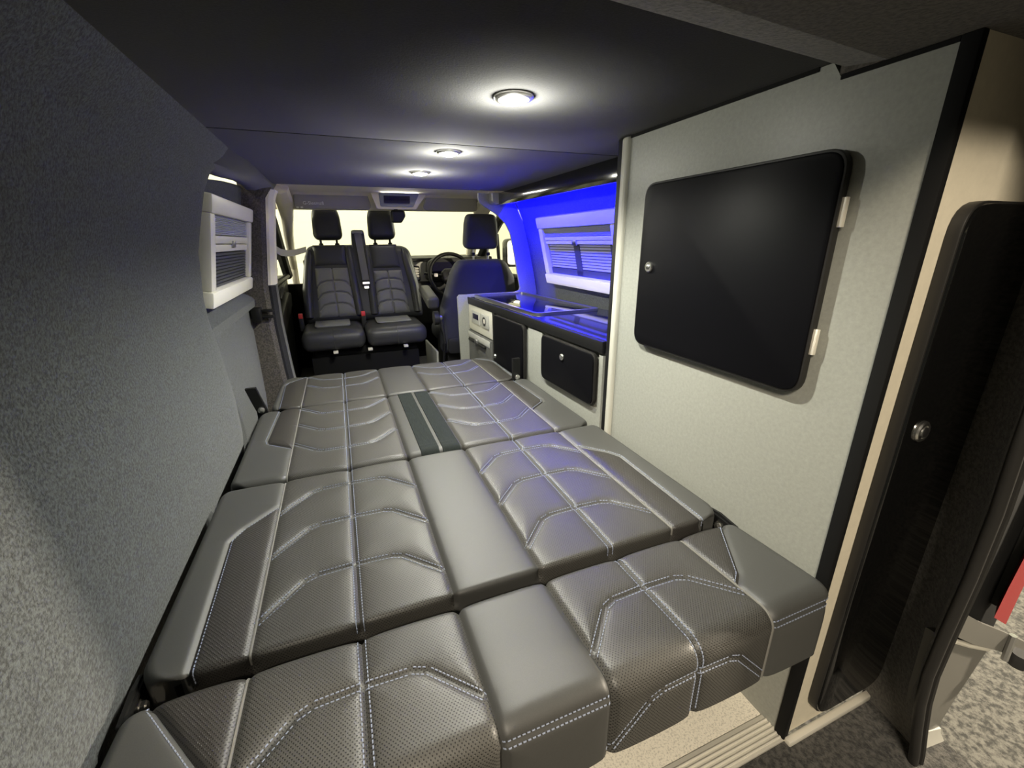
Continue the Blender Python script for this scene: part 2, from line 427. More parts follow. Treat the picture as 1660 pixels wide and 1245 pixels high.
# ceiling: two carpeted boards with a joint, and the rear header a little lower
ce = struct('ceiling', MB().box(-.30, 1.15, .42, 1.388, 1.345, 1.37, r=.003), 'carpet_ceil')
struct('ceiling_panel', MB().prism(rpoly([(1.392, 1.345), (2.52, 1.345), (2.575, 1.352), (2.60, 1.40), (1.392, 1.375)], [0, .02, .02, 0, 0]), -.30, 1.15, MX), 'carpet_ceil', ce)
def hd(x):
    d = -.045 + .083 * (x - .33) if x < .80 else -.006
    return [(x, y + (d if y > .3 else 0), z) for y, z in rpoly([(.573, 1.3449), (.565, 1.332), (.50, 1.322), (.20, 1.322), (.10, 1.40), (.40, 1.40), (.42, 1.3449)], [.0, .012, .01, .02, 0, 0, 0])]
struct('ceiling_header', MB().sweep([hd(x) for x in (-.34, -.1, .2, .5, .797)]), 'carpet_black')
struct('ceiling_rear_edge', MB().prism(rpoly([(.562, 1.3225), (.20, 1.322), (.10, 1.40), (.562, 1.344)], [0, .02, 0, 0]), .797, 1.25, MX), 'carpet_black')
struct('roof', MB().box(-.42, 1.36, .10, 3.6, 1.42, 1.45), 'body', smooth=False)
struct('wall_left_outer', MB().box(-.60, -.57, .1, 1.66, -.2, 1.42), 'body', smooth=False)
struct('wall_right_outer', MB().box(1.36, 1.39, .45, 2.7, -.2, 1.42), 'body', smooth=False)

# ------------------------------------------------------------------ camper windows with cassette blinds
def blind_window(idx, o, a, b, n, W, H, right):
    m = frame_m(o, a, b, n)
    k = MB()
    t0, t1 = -.02, .022
    L, R_, T, B = .062, .05, .062, .058
    k.box(0, L, B, H - T, t0, t1, m, r=.006).box(W - R_, W, B, H - T, t0, t1, m, r=.006)
    k.box(-.004, W + .004, H - T, H, t0, t1 + .006, m, r=.008).box(-.004, W + .004, 0, B, t0, t1 + .006, m, r=.008)
    wn = struct('window_%d' % idx, k, 'frame_cream')
    x0, x1, y0, y1 = L, W - R_, B, H - T; h = y1 - y0
    obj('pane', MB().box(x0, x1, y0, y1, -.018, -.014, m), 'gloss_black', wn)
    # folded pleats at the top
    yp = y1 - h * (.27 if not right else .19); rb = 1.0 if not right else .68
    zz = []; nn = 11
    ring = []
    for i in range(nn * 2 + 1):
        y = y1 - (y1 - yp) * i / (nn * 2); ring.append((y, .010 if i % 2 else .003))
    sec = [[m @ Vector((x, y, z)) for y, z in ring] + [m @ Vector((x, yp, -.008)), m @ Vector((x, y1, -.008))] for x in (x0, x1)]
    obj('pleated_blind', MB().sweep(sec), 'blind_white', wn, smooth=False)
    rail = obj('blind_rail', MB().box(x0, x1, yp - .030 * rb, yp - .002, -.006, .012, m, r=.003).box(x0, x1, yp - .060 * rb, yp - .034 * rb, -.006, .010, m, r=.003), 'frame_cream', wn)
    xm = (x0 + x1) / 2
    obj('latch', MB().box(xm - .02, xm + .02, yp - .046, yp - .018, .008, .020, m, r=.004), 'steel', rail)
    yb = yp - .064 * rb
    if not right:
        n_s = 10; sl = None
        for i in range(n_s):
            y = yb - (yb - y0) * (i + .5) / n_s; hh = (yb - y0) / n_s * .46
            p = MB().box(x0, x1, y - hh * .80, y + hh * .80, -.006, .004, m)
            obj('slat', p, 'slat_dark', wn, smooth=False)
    else:
        # dark inner sash with two fields of pale slats
        xs = [(x0 + .05, xm - .012), (xm + .045, x1 - .002)]
        obj('sash', MB().box(x0, x0 + .05, y0, yb, -.012, -.003, m).box(xm - .012, xm + .045, y0, yb, -.012, -.003, m).box(x0, x1, y0, y0 + .034, -.012, -.003, m), 'slat_dark', wn, smooth=False)
        ya = y0 + .036; n_s = 9
        for (xa, xb) in xs:
            for i in range(n_s):
                y = yb - (yb - ya) * (i + .5) / n_s; hh = (yb - ya) / n_s * .36
                obj('slat', MB().box(xa, xb, y - hh, y + hh, -.012, -.006, m), 'slat_pale', wn, smooth=False)
    return wn
bl = Vector((door_x(1.236) - door_x(.862), 0, .374))
blind_window(1, (-.446, 1.765, .860), (0, 1, 0), bl, Vector((0, 1, 0)).cross(bl).normalized(), .78, bl.length, False)
br_ = Vector((1.122 - 1.204, 0, .372))
blind_window(2, (1.210, 1.62, .830), (0, 1, 0), br_, br_.cross(Vector((0, 1, 0))).normalized(), .80, br_.length, True)

# ------------------------------------------------------------------ the fold-out bed: four stitched cushions
BX = 0.2127                      # centre line of the bed
bed = thing('fold_out_bed', (BX, 1.25, 0.0), 'fold-out bed of four grey quilted leather cushions laid flat', 'bed')
S1, S2, MIDX, ST = -.423, .423, .2555, .088

def seg_dist(px, pv, pl):
    d = np.full(px.shape, 9.0)
    for (a, b) in zip(pl[:-1], pl[1:]):
        ax, av = a; bx, bv = b; L2 = (bx - ax) ** 2 + (bv - av) ** 2
        t = np.clip(((px - ax) * (bx - ax) + (pv - av) * (bv - av)) / L2, 0, 1)
        d = np.minimum(d, np.hypot(px - ax - t * (bx - ax), pv - av - t * (bv - av)))
    return d
def chev(c, v, s, inv=1, e=.168, f=.082, drop=.088):
    """quilting line over one pad: flat over the middle, falling to both side seams"""
    return [(c - e, v - inv * drop), (c - f - .012, v - inv * .010), (c - f + .012, v), (c, v + inv * .003), (c + f - .012, v), (c + f + .012, v - inv * .010), (c + e, v - inv * drop)]

class Cushion:
    def __init__(s, y0, z0, y1, z1, zb, rf, rb, H, rc_f, rc_b, seams, step=.0042, xf=0.0):
        """top runs from (y0,z0) at the near edge to (y1,z1) at the far edge; zb underside; rf, rb edge radii; H half width"""
        s.H, s.rcf, s.rcb, s.zb = H, rc_f, rc_b, zb
        s.y0, s.y1 = y0, y1
        P = []
        def arc(cy, cz, r, a0, a1, n):
            for i in range(n + 1):
                a = a0 + (a1 - a0) * i / n; P.append((cy + r * math.cos(a), cz + r * math.sin(a)))
        sl = math.atan2(z1 - z0, y1 - y0)
        cf = (y0 + rf, z0 - rf); cb = (y1 - rb, z1 - rb)
        nf = max(2, int((cf[1] - zb) / step)); 
        for i in range(nf): P.append((y0, zb + (cf[1] - zb) * i / nf))
        arc(cf[0], cf[1], rf, math.pi, math.pi / 2 + sl, max(6, int(rf * 1.6 / step)))
        a = P[-1]; b = (cb[0] - rb * math.sin(sl), cb[1] + rb * math.cos(sl))
        nt = int(math.hypot(b[0] - a[0], b[1] - a[1]) / step)
        for i in range(1, nt): P.append((a[0] + (b[0] - a[0]) * i / nt, a[1] + (b[1] - a[1]) * i / nt))
        vfront = a[0]; kfront = len(P) - nt
        arc(cb[0], cb[1], rb, math.pi / 2 + sl, 0, max(6, int(rb * 1.6 / step)))
        for i in range(1, 5): P.append((y1, cb[1] + (zb - cb[1]) * i / 4))
        P = np.array(P); d = np.r_[0, np.cumsum(np.hypot(*np.diff(P, axis=0).T))]
        s.v = d - d[kfront] + vfront          # v equals y on the flat top and goes on down the front as arc length
        T = np.gradient(P, axis=0); T /= np.hypot(T[:, 0], T[:, 1])[:, None]
        s.P = P; s.N = np.stack([-T[:, 1], T[:, 0]], 1)
        s.seams = seams
    def hw(s, y):
        h = np.full_like(y, s.H)
        for e, r in ((y - s.y0, s.rcf), (s.y1 - y, s.rcb)):
            q = np.clip(r - e, 0, r); h = h - (r - np.sqrt(np.maximum(r * r - q * q, 0)))
        return h
    def disp(s, x, v, hw):
        D_ = np.full(x.shape, 9.0); g = np.zeros(x.shape)
        for pl, dep, wd, *_ in s.seams:
            d = seg_dist(x, v, pl); D_ = np.minimum(D_, d)
            g = np.maximum(g, dep * np.exp(-(d / wd) ** 2))
        out = -g - .0055 * np.exp(-D_ / .016)
        r = .020; e = np.clip(r - (hw - np.abs(x)), 0, r)
        return out - (r - np.sqrt(np.maximum(r * r - e * e, 0)))
    def at(s, x, v, off=0.0):
        x = np.asarray(x, float); v = np.asarray(v, float)
        y = np.interp(v, s.v, s.P[:, 0]); z = np.interp(v, s.v, s.P[:, 1])
        ny = np.interp(v, s.v, s.N[:, 0]); nz = np.interp(v, s.v, s.N[:, 1]); L = np.hypot(ny, nz); ny, nz = ny / L, nz / L
        k = s.disp(x, v, s.hw(y)) + off
        return np.stack([BX + x, y + ny * k, z + nz * k], -1)

def build_cushion(C, label, inserts, parent=bed, step=.0042):
    lo = C.zb + .004
    core = MB().box(BX - C.H + .03, BX + C.H - .03, C.y0 + .02, C.y1 - .02, C.zb - .004, min(C.P[:, 1].max() - .035, C.zb + .06))
    root = obj('cushion', core, 'matt_black', parent, smooth=False, label=label)
    cuts = [-1, S1, -ST, ST, S2, 1]
    names = ['side_panel', 'quilted_pad', 'centre_stripe', 'quilted_pad', 'side_panel']
    mats = ['leather_dark', 'perf', 'leather', 'perf', 'leather_dark']
    v = C.v; y = C.P[:, 0]; hw = C.hw(y)
    def put(X, V, G, nm, mt, mask=None):
        R_, K = X.shape
        idx = np.arange(R_ * K).reshape(R_, K)
        Q = np.stack([idx[:-1, :-1], idx[:-1, 1:], idx[1:, 1:], idx[1:, :-1]], -1)
        F = (Q if mask is None else Q[mask]).reshape(-1, 4)
        used, inv = np.unique(F, return_inverse=True)
        mb = MB(); mb.v = G.reshape(-1, 3)[used].tolist(); mb.f = inv.reshape(-1, 4).tolist()
        uv = np.stack([X.ravel()[used], V.ravel()[used]], -1)
        lb = {'side_insert': 'darker perforated side insert', 'quilted_pad': 'perforated quilted pad with stitched chevrons', 'centre_stripe': 'smooth plain centre stripe'}.get(nm)
        obj(nm, mb, mt, root, uv=uv, label=lb)
    for i in range(5):
        n = max(4, int(round((S2 - ST if i in (1, 3) else 2 * ST if i == 2 else C.H - S2) / step)))
        if i in (1, 2, 3):
            t = np.linspace(0, 1, n + 1)
            X = np.full((len(v), 1), cuts[i]) * (1 - t) + cuts[i + 1] * t; V = np.repeat(v[:, None], n + 1, 1)
            put(X, V, C.at(X, V), names[i], mats[i]); continue
        sg = -1 if i == 0 else 1
        q = sorted((vv, abs(xx)) for xx, vv in inserts[0])
        xi = np.interp(v, [p[0] for p in q], [p[1] for p in q]); xi = np.clip(xi, S2, None)
        n1 = max(3, int(n * .55)); n2 = n
        t1 = np.linspace(0, 1, n1 + 1); t2 = 1 - (1 - np.linspace(0, 1, n2 + 1)) ** 1.5
        X1 = sg * (S2 + (xi - S2)[:, None] * t1); V1 = np.repeat(v[:, None], n1 + 1, 1)
        live = (xi[:-1] > S2 + 1e-4) | (xi[1:] > S2 + 1e-4)
        put(X1, V1, C.at(X1, V1), 'side_insert', 'perf_dark', live)
        xo = np.maximum(hw, xi + .004)
        X2 = sg * (xi[:, None] + (xo - xi)[:, None] * t2); V2 = np.repeat(v[:, None], n2 + 1, 1)
        G = C.at(X2, V2)
        e = G[:, -1].copy(); e[:, 2] = np.minimum(e[:, 2], lo)
        e2 = G[:, -1].copy(); e2[:, 2] = np.minimum(e2[:, 2], (e2[:, 2] + lo) / 2)
        G = np.concatenate([G, e2[:, None], e[:, None]], 1); X2 = np.concatenate([X2, X2[:, -1:], X2[:, -1:]], 1)
        put(X2, np.repeat(v[:, None], X2.shape[1], 1), G, names[i], mats[i])
    # stitches: double rows along the quilting lines, single rows along the inserts
    sv = []; sf = []
    q = np.array([(-1, -1, 0), (1, -1, 0), (1, 1, 0), (-1, 1, 0), (-.8, -.6, 1), (.8, -.6, 1), (.8, .6, 1), (-.8, .6, 1)], float)
    qf = [(4, 5, 6, 7), (0, 1, 5, 4), (1, 2, 6, 5), (2, 3, 7, 6), (3, 0, 4, 7)]
    for pl, dep, wd, kind, *_ in C.seams:
        if kind == 'pipe' or kind == 'none': continue
        for off in ((-.0062, .0062) if kind == 'double' else (.006,)):
            for (a, b) in zip(pl[:-1], pl[1:]):
                a = np.array(a); b = np.array(b); L = np.hypot(*(b - a)); t = (b - a) / L; nn = np.array((-t[1], t[0]))
                for k in range(int(L / .0072)):
                    p = a + t * ((k + .5) * .0072) + nn * off
                    if p[1] < v[2] or p[1] > v[-3]: continue
                    p2 = C.at([p[0], p[0] + t[0] * .003], [p[1], p[1] + t[1] * .003])
                    tt = p2[1] - p2[0]; tt /= np.linalg.norm(tt) + 1e-12
                    iy = np.interp(p[1], v, C.N[:, 0]); iz = np.interp(p[1], v, C.N[:, 1]); N = np.array((0, iy, iz)); N /= np.linalg.norm(N)
                    S_ = np.cross(N, tt); S_ /= np.linalg.norm(S_)
                    base = len(sv)
                    for c in q: sv.append(p2[0] + tt * c[0] * .0025 + S_ * c[1] * .0010 + N * (c[2] * .0013 - .0002))
                    sf += [tuple(j + base for j in f) for f in qf]
    if sv:
        mb = MB(); mb.v = [tuple(p) for p in sv]; mb.f = sf
        obj('stitching', mb, 'thread', root, smooth=False, kind='stuff', label='pale blue-grey stitching')
    for pl, dep, wd, kind, *_ in C.seams:
        if kind != 'pipe': continue
        (x0, va), (x1, vb) = pl
        vv = v[(v >= va) & (v <= vb)][::2]
        pts = C.at(np.full(len(vv), x0), vv, .0016)
        obj('piping', MB().tube(pts.tolist(), .0022, 6), 'piping', root, label='thin pale piping')
    return root

def std_seams(y0, y1, chevs, inserts, inv):
    s = []
    for x in (S1, S2): s.append(([(x, y0), (x, y1)], .003, .005, 'pipe'))
    for x in (-ST, ST): s.append(([(x, y0), (x, y1)], .005, .0045, 'none'))
    for c in (-MIDX, MIDX):
        s.append(([(c, y0), (c, y1)], .0035, .005, 'double'))
        for cv in chevs: s.append((chev(c, cv, 1, inv), .0035, .0065, 'double'))
    for ins, ln in inserts: s.append((ln, .003, .005, 'single'))
    return s
def mirror(pl): return [(-x, v) for x, v in pl]

# cushion nearest the rear doors: hangs over the front
i4 = [(-.423, .448), (-.452, .470), (-.545, .60), (-.545, .80)]
l4 = i4
s4 = std_seams(.05, .62, [.512, .322], [(0, l4), (0, mirror(l4))], 1)
for (xa, xb) in ((-ST, ST), (S2, .58), (-.58, -S2)): s4.append(([(xa, .353), (xb, .353)], .0035, .005, 'double'))
c4 = Cushion(.362, .449, .611, .441, .300, .036, .022, .582, .012, .03, s4)
build_cushion(c4, 'cushion nearest the rear doors, its front edge rolled down', (i4, mirror(i4)))
# wide near cushion with three chevrons per pad
i3 = [(-.423, 1.070), (-.492, .998), (-.513, .960), (-.505, .60), (-.505, .50)]
l3 = i3[0:4]
s3 = std_seams(.60, 1.2, [.778, .950, 1.112], [(0, l3), (0, mirror(l3))], 1)
c3 = Cushion(.622, .452, 1.199, .452, .372, .012, .02, .577, .055, .035, s3)
build_cushion(c3, 'broad plain-striped cushion, second from the rear doors', (i3, mirror(i3)))
# seat cushion with the dark webbing in its stripe, chevrons turned the other way
i2 = [(-.423, 1.408), (-.497, 1.47), (-.505, 1.50), (-.490, 1.85)]
l2 = i2[0:4]
s2_ = std_seams(1.19, 1.81, [1.352, 1.520, 1.685], [(0, l2), (0, mirror(l2))], -1)
c2 = Cushion(1.207, .452, 1.786, .452, .372, .020, .014, .566, .04, .05, s2_)
r2 = build_cushion(c2, 'third cushion, with two dark webbing straps over its stripe', (i2, mirror(i2)))
for (xa, xb) in ((-.044, .012), (.024, .080)):
    vv = np.linspace(1.190, 1.788, 70)
    sec = []
    for k, v_ in enumerate(vv):
        rip = .0035 * math.sin(k * 1.9) * max(0, 1 - (v_ - 1.19) / .09) if v_ < 1.28 else 0
        p = C_ = c2.at([xa, (xa + xb) / 2, xb], [v_] * 3, .0035 + abs(rip)); b_ = c2.at([xa, (xa + xb) / 2, xb], [v_] * 3, .0005)
        sec.append([tuple(p[0]), tuple(p[1]), tuple(p[2]), tuple(b_[2]), tuple(b_[1]), tuple(b_[0])])
    obj('webbing_strap', MB().sweep(sec), 'webbing', r2, label='dark ribbed webbing strap')
# far cushion
i1 = [(-.423, 2.262), (-.505, 2.170), (-.515, 2.13), (-.505, 1.75)]
l1 = i1[0:4]
s1_ = std_seams(1.77, 2.32, [2.016, 2.150], [(0, l1), (0, mirror(l1))], -1)
c1 = Cushion(1.800, .452, 2.275, .446, .372, .014, .035, .535, .05, .10, s1_)
build_cushion(c1, 'far cushion, rounded at its corners, next to the cab', (i1, mirror(i1)))
# frame below
obj('base_box', MB().box(-.20, .62, 1.00, 1.76, .0, .30, r=.006), 'satin_black', bed, label='black seat box under the cushions')
fr = MB()
for x in (-.27, .69):
    fr.box(x - .015, x + .015, .46, 2.24, .325, .362, r=.003)
fr.box(-.27, .69, .50, .54, .30, .34, r=.003).box(-.27, .69, 1.05, 1.09, .30, .34, r=.003).box(-.27, .69, 1.66, 1.70, .30, .34, r=.003).box(-.27, .69, 2.1, 2.14, .30, .34, r=.003)
obj('bed_frame', fr, 'matt_black', bed)
for x in (-.2, .62): obj('leg', MB().box(x - .014, x + .014, 2.10, 2.13, 0, .31), 'matt_black', bed)
for x in (-.2, .62): obj('side_rail', MB().box(x - .02, x + .02, .70, 1.02, .29, .31), 'matt_black', bed)
def bracket(x, s):
    h = obj('hinge_bracket', MB().prism(rpoly([(.585, .36), (.69, .36), (.672, .432), (.640, .436), (.588, .430)], .004), min(x, x - s * .006), max(x, x - s * .006), MX).prism([(.600, .420), (.664, .424), (.664, .430), (.600, .426)], min(x - s * .006, x - s * .010), max(x - s * .006, x - s * .010), MX), 'satin_black', bed, label='black steel hinge bracket')
    mm = frame_m((x - s * .006, .634, .405), (0, 1, 0), (0, 0, 1), (-s, 0, 0))
    obj('bolt', MB().lathe([(.013, 0), (.013, .003), (.009, .004), (.009, .010), (.006, .012)], mm, 6), 'chrome', h, smooth=False)
bracket(.797, 1); bracket(-.372, -1)
for x, s, k in ((-.345, -1, .024), (.722, 1, .0)):
    st = obj('buckle_stalk', MB().sweep([[(x - k * d + dx, 1.792 + dy, z) for dx, dy in ((-.018, -.009), (.018, -.009), (.018, .009), (-.018, .009))] for z, d in ((.36, .0), (.455, .0), (.50, .5), (.550, 1.0))]), 'satin_black', bed, label='black upright belt stalk')
    obj('pivot', MB().lathe([(.012, 0), (.012, .010), (.007, .013)], frame_m((x, 1.782, .462), (1, 0, 0), (0, 0, 1), (0, -1, 0)), 12), 'chrome', st)

# ------------------------------------------------------------------ tall cupboard on the right
XC = .800
tc = thing('tall_cupboard', (1.0, .77, 0), 'tall pale grey laminate cupboard with black edging beside the bed', 'cupboard')
obj('side_panel', MB().prism([(.392, .0), (1.150, .0), (1.150, 1.344), (.577, 1.344), (.562, 1.321), (.392, 1.321)], XC, XC + .018, MX), 'laminate', tc, smooth=False)
obj('front_panel', MB().box(XC + .018, 1.05, 1.135, 1.150, 0, 1.34), 'laminate', tc, smooth=False)
obj('edge_trim', MB().box(XC - .004, XC + .010, .386, .409, .0, 1.322, r=.002), 'matt_black', tc, label='black edging down the rear corner')
obj('corner_post', MB().box(XC - .012, XC + .016, 1.118, 1.146, .0, 1.344, r=.008, seg=3), 'lip', tc, label='pale rounded corner post')
obj('front_trim', MB().box(XC - .005, XC + .03, 1.146, 1.172, .0, 1.344, r=.003), 'satin_black', tc, label='black edging on the kitchen side')
obj('top_shadow_line', MB().box(XC - .002, XC + .004, .41, .560, 1.315, 1.3215).box(XC - .002, XC + .004, .60, 1.118, 1.338, 1.345), 'matt_black', tc, smooth=False)  # black strips stand in for the shadow lines along the cupboard top
rp = obj('rear_panel', MB().box(XC + .010, 1.080, .388, .404, .018, 1.322), 'laminate_rear', tc, smooth=False, label='cream panel facing the rear doors')
dm = obj('door', MB().prism(rrect(.512, 1.010, .790, 1.207, .035), XC - .022, XC, MX, r=.004), 'gloss_black', tc, label='gloss black door with rounded corners')
obj('door_edge', MB().prism(rrect(.508, 1.014, .786, 1.211, .038), XC - .019, XC - .004, MX, r=.002), 'rubber', dm)
lock(dm, frame_m((XC - .022, .965, 1.002), (0, 1, 0), (0, 0, 1), (-1, 0, 0)))
for z in (1.088, .868): obj('hinge', MB().box(XC - .014, XC - .006, .5005, .509, z, z + .047, r=.001), 'alu', dm, label='pale hinge leaf')
PR = rrect(.848, 1.066, .074, 1.118, .048)
rd = obj('rear_door', MB().prism(PR, .364, .388, frame_m((0, 0, 0), (1, 0, 0), (0, 0, 1), (0, 1, 0)), r=.005), 'gloss_rear', tc, label='gloss black locker door facing the rear')
obj('door_edge', MB().prism(rrect(.845, 1.069, .071, 1.121, .05), .369, .3875, frame_m((0, 0, 0), (1, 0, 0), (0, 0, 1), (0, 1, 0)), r=.002), 'rubber', rd)
lock(rd, frame_m((.893, .364, .756), (1, 0, 0), (0, 0, 1), (0, -1, 0)), .019)

# ------------------------------------------------------------------ kitchen unit (runs at a slight angle)
KM = Matrix.Translation((.80, 1.17, 0)) @ Matrix.Rotation(math.radians(1.65), 4, 'Z') @ Matrix.Rotation(math.radians(-.6), 4, 'X')
KP = KM @ MX                                           # polygons (length, height) extruded in depth
kt = thing('kitchen_cabinet', (1.0, 1.9, 0), 'low cream kitchen cabinet with black doors under the glossy worktop', 'cabinet')
obj('carcass', MB().box(0.006, .415, .006, 1.495, .0, .7205, KM), 'laminate', kt, smooth=False)
obj('front_frame', MB().prism([(.46, .03), (.60, .03), (.60, .70), (.46, .70)], -.004, .006, KP).box(-.004, .006, .008, .03, .03, .70, KM).box(-.004, .006, .03, .46, .03, .50, KM), 'laminate', kt, smooth=False)
d2 = obj('door', MB().prism(rrect(.040, .436, .512, .697, .028), -.022, -.004, KP, r=.003), 'gloss_black', kt, label='wide flap door with a lock near its top')
obj('door_edge', MB().prism(rrect(.036, .440, .508, .701, .03), -.018, -.003, KP, r=.002), 'rubber', d2)
lock(d2, KM @ frame_m((-.022, .253, .642), (0, 1, 0), (0, 0, 1), (-1, 0, 0)), .013)
d1 = obj('door', MB().prism(rrect(.627, 1.012, .17, .703, .03), -.022, -.004, KP, r=.003), 'gloss_black', kt, label='tall door with a lock at its edge')
obj('door_edge', MB().prism(rrect(.623, 1.016, .166, .706, .03), -.018, -.003, KP, r=.002), 'rubber', d1)
lock(d1, KM @ frame_m((-.022, .990, .478), (0, 1, 0), (0, 0, 1), (-1, 0, 0)), .013)
obj('divider', MB().box(-.010, .006, 1.022, 1.046, .02, .712, KM).box(-.006, .006, 1.052, 1.066, .02, .72, KM), 'rubber', kt, smooth=False)
obj('hinge', MB().box(-.016, -.004, .618, .626, .40, .425, KM), 'steel', kt)
cpn = obj('control_panel', MB().box(-.008, .006, 1.066, 1.49, .552, .708, KM, r=.002), 'lip', kt, label='pale panel with two switch plates')
for (ya, yb_, kind) in ((1.262, 1.412, 0), (1.110, 1.240, 1)):
    pl = obj('switch_plate', MB().box(-.016, -.008, ya, yb_, .602, .680, KM, r=.004), 'panel_grey', cpn)
    ym = (ya + yb_) / 2
    if kind == 0:
        obj('display', MB().box(-.018, -.015, ya + .02, yb_ - .03, .632, .664, KM), 'display', pl, smooth=False)
    else:
        obj('socket', MB().lathe([(.026, 0), (.026, .003), (.020, .003), (.018, -.004)], KM @ frame_m((-.016, ym, .641), (0, 1, 0), (0, 0, 1), (-1, 0, 0)), 18), 'dash_black', pl)
        obj('rocker_switch', MB().box(-.021, -.015, ym - .018, ym + .004, .63, .655, KM, r=.002), 'alu', pl)
fg = obj('fridge_door', MB().box(-.020, .006, 1.072, 1.484, .03, .545, KM, r=.008), 'fridge', kt, label='dark fridge door with a catch handle')
obj('top_band', MB().box(-.024, -.018, 1.078, 1.478, .502, .540, KM, r=.004), 'panel_grey', fg)
obj('handle', MB().box(-.036, -.020, 1.14, 1.44, .484, .500, KM, r=.005), 'satin_black', fg)
obj('catch', MB().box(-.042, -.020, 1.262, 1.300, .478, .520, KM, r=.006), 'steel', fg)
wt = obj('worktop', MB().prism(rpoly([(.003, .003), (1.492, .003), (1.492, .42), (.003, .42)], [.0, .02, .0, .0]), .722, .752, KM @ Matrix(((0, 1, 0, 0), (1, 0, 0, 0), (0, 0, 1, 0), (0, 0, 0, 1))), r=.003), 'worktop')
tag(wt, 'glossy black worktop reflecting the blue light beside the bed', 'worktop')
ed = obj('front_edging', MB().prism([(.004, .708), (1.49, .708), (1.500, .75), (.004, .75)], -.012, .004, KP, r=.004), 'satin_black', wt, label='satin black front edging')
hb = obj('hob_lid', MB().prism(rpoly([(.585, .030), (1.475, .030), (1.475, .365), (.585, .365)], .035, 8), .758, .764, KM @ Matrix(((0, 1, 0, 0), (1, 0, 0, 0), (0, 0, 1, 0), (0, 0, 0, 1))), r=.002), 'hob_glass')
tag(hb, 'dark glass hob lid with a bright steel rim on the worktop', 'hob')
def ring_plate(o_, i_, z0, z1, m):
    n = len(o_); vs = []
    for pl, z in ((o_, z0), (i_, z0), (i_, z1), (o_, z1)): vs += [m @ Vector((p[1], p[0], z)) for p in pl]
    fs = []
    for k in range(4):
        k2 = (k + 1) % 4
        for i in range(n):
            j = (i + 1) % n; fs.append((k * n + i, k * n + j, k2 * n + j, k2 * n + i))
    return MB().add(vs, fs)
obj('rim', ring_plate(rpoly([(.577, .022), (1.483, .022), (1.483, .373), (.577, .373)], .042, 8), rpoly([(.597, .042), (1.463, .042), (1.463, .353), (.597, .353)], .025, 8), .7525, .7655, KM), 'steel', hb, label='bright steel rim')
# bulkhead board behind the driver's seat, cut round the door opening
YB = 2.69
bk = [(.690, .02), (.684, .735), (.697, .748), (1.085, .748), (1.110, .757), (1.118, .775), (1.098, .88), (1.075, 1.01), (1.052, 1.12), (1.022, 1.175), (.955, 1.233), (.880, 1.276), (.853, 1.295), (.845, 1.32), (.845, 1.349), (1.06, 1.349), (1.14, 1.19), (1.185, 1.02), (1.222, .85), (1.24, .75), (1.25, .02)]
bo = obj('bulkhead_board', MB().prism(bk, YB, YB + .018, MY, r=.003), 'laminate')
tag(bo, 'cream board behind the driver seat, cut away around the side window', 'board')
pm = obj('pelmet', MB().prism(rpoly([(1.172, 1.262), (2.56, 1.276), (2.66, 1.28), (2.66, 1.344), (1.172, 1.344)], [0, 0, .03, .0, 0]), .945, .962, MX, r=.003).prism([(1.172, 1.335), (2.66, 1.335), (2.66, 1.344), (1.172, 1.344)], .962, 1.05, MX), 'worktop')
tag(pm, 'glossy black pelmet under the roof above the blue-lit window', 'pelmet')
obj('end_cap', MB().prism(rpoly([(.905, 1.282), (.962, 1.282), (.962, 1.344), (.905, 1.344)], [.03, .0, 0, .0]), 2.60, 2.672, MY, r=.006), 'panel_grey', pm, label='grey rounded end cap')
ls = obj('led_strip', MB().box(1.00, 1.03, 1.20, 2.62, 1.288, 1.296), 'led', smooth=False)
tag(ls, 'blue light strip tucked up behind the pelmet', 'light strip')

# ------------------------------------------------------------------ ceiling spotlights
def spotlight(x, y, label):
    t = thing('spotlight', (x, y, 1.345), label, 'light', 'ceiling spotlights')
    mm = frame_m((x, y, 1.345), (1, 0, 0), (0, 1, 0), (0, 0, -1))
    obj('bezel', MB().lathe([(.040, 0), (.040, .003), (.037, .006), (.031, .007), (.030, .004)], mm, 28), 'chrome', t)
    obj('lens', MB().lathe([(.030, .004), (.027, .009), (.019, .0125), (.007, .014)], mm, 24), 'lens', t, label='glowing lens')
    l = D.lights.new('spot_glow', 'POINT'); l.energy = 2.2; l.color = (1.0, .985, .86); l.shadow_soft_size = .012
    o = D.objects.new('spot_glow', l); COL.objects.link(o); o.parent = t; o.location = (0, 0, -.028)
    l = D.lights.new('spot_beam', 'SPOT'); l.energy = 52.0; l.color = (1.0, .985, .86); l.shadow_soft_size = .018
    l.spot_size = math.radians(150); l.spot_blend = 0.6
    o = D.objects.new('spot_beam', l); COL.objects.link(o); o.parent = t; o.location = (0, 0, -.018)
spotlight(.368, .915, 'round ceiling spotlight nearest the rear doors')
spotlight(.375, 1.497, 'middle of the three lit ceiling spotlights')
spotlight(.364, 1.947, 'round ceiling spotlight nearest the cab')

# ------------------------------------------------------------------ cab: double passenger bench turned to face the bed
bench = thing('double_seat', (.13, 3.2, -.06), 'black double passenger seat turned round to face the bed', 'seat')
def zrot(m, deg): return m @ Matrix.Rotation(math.radians(deg), 4, 'X')
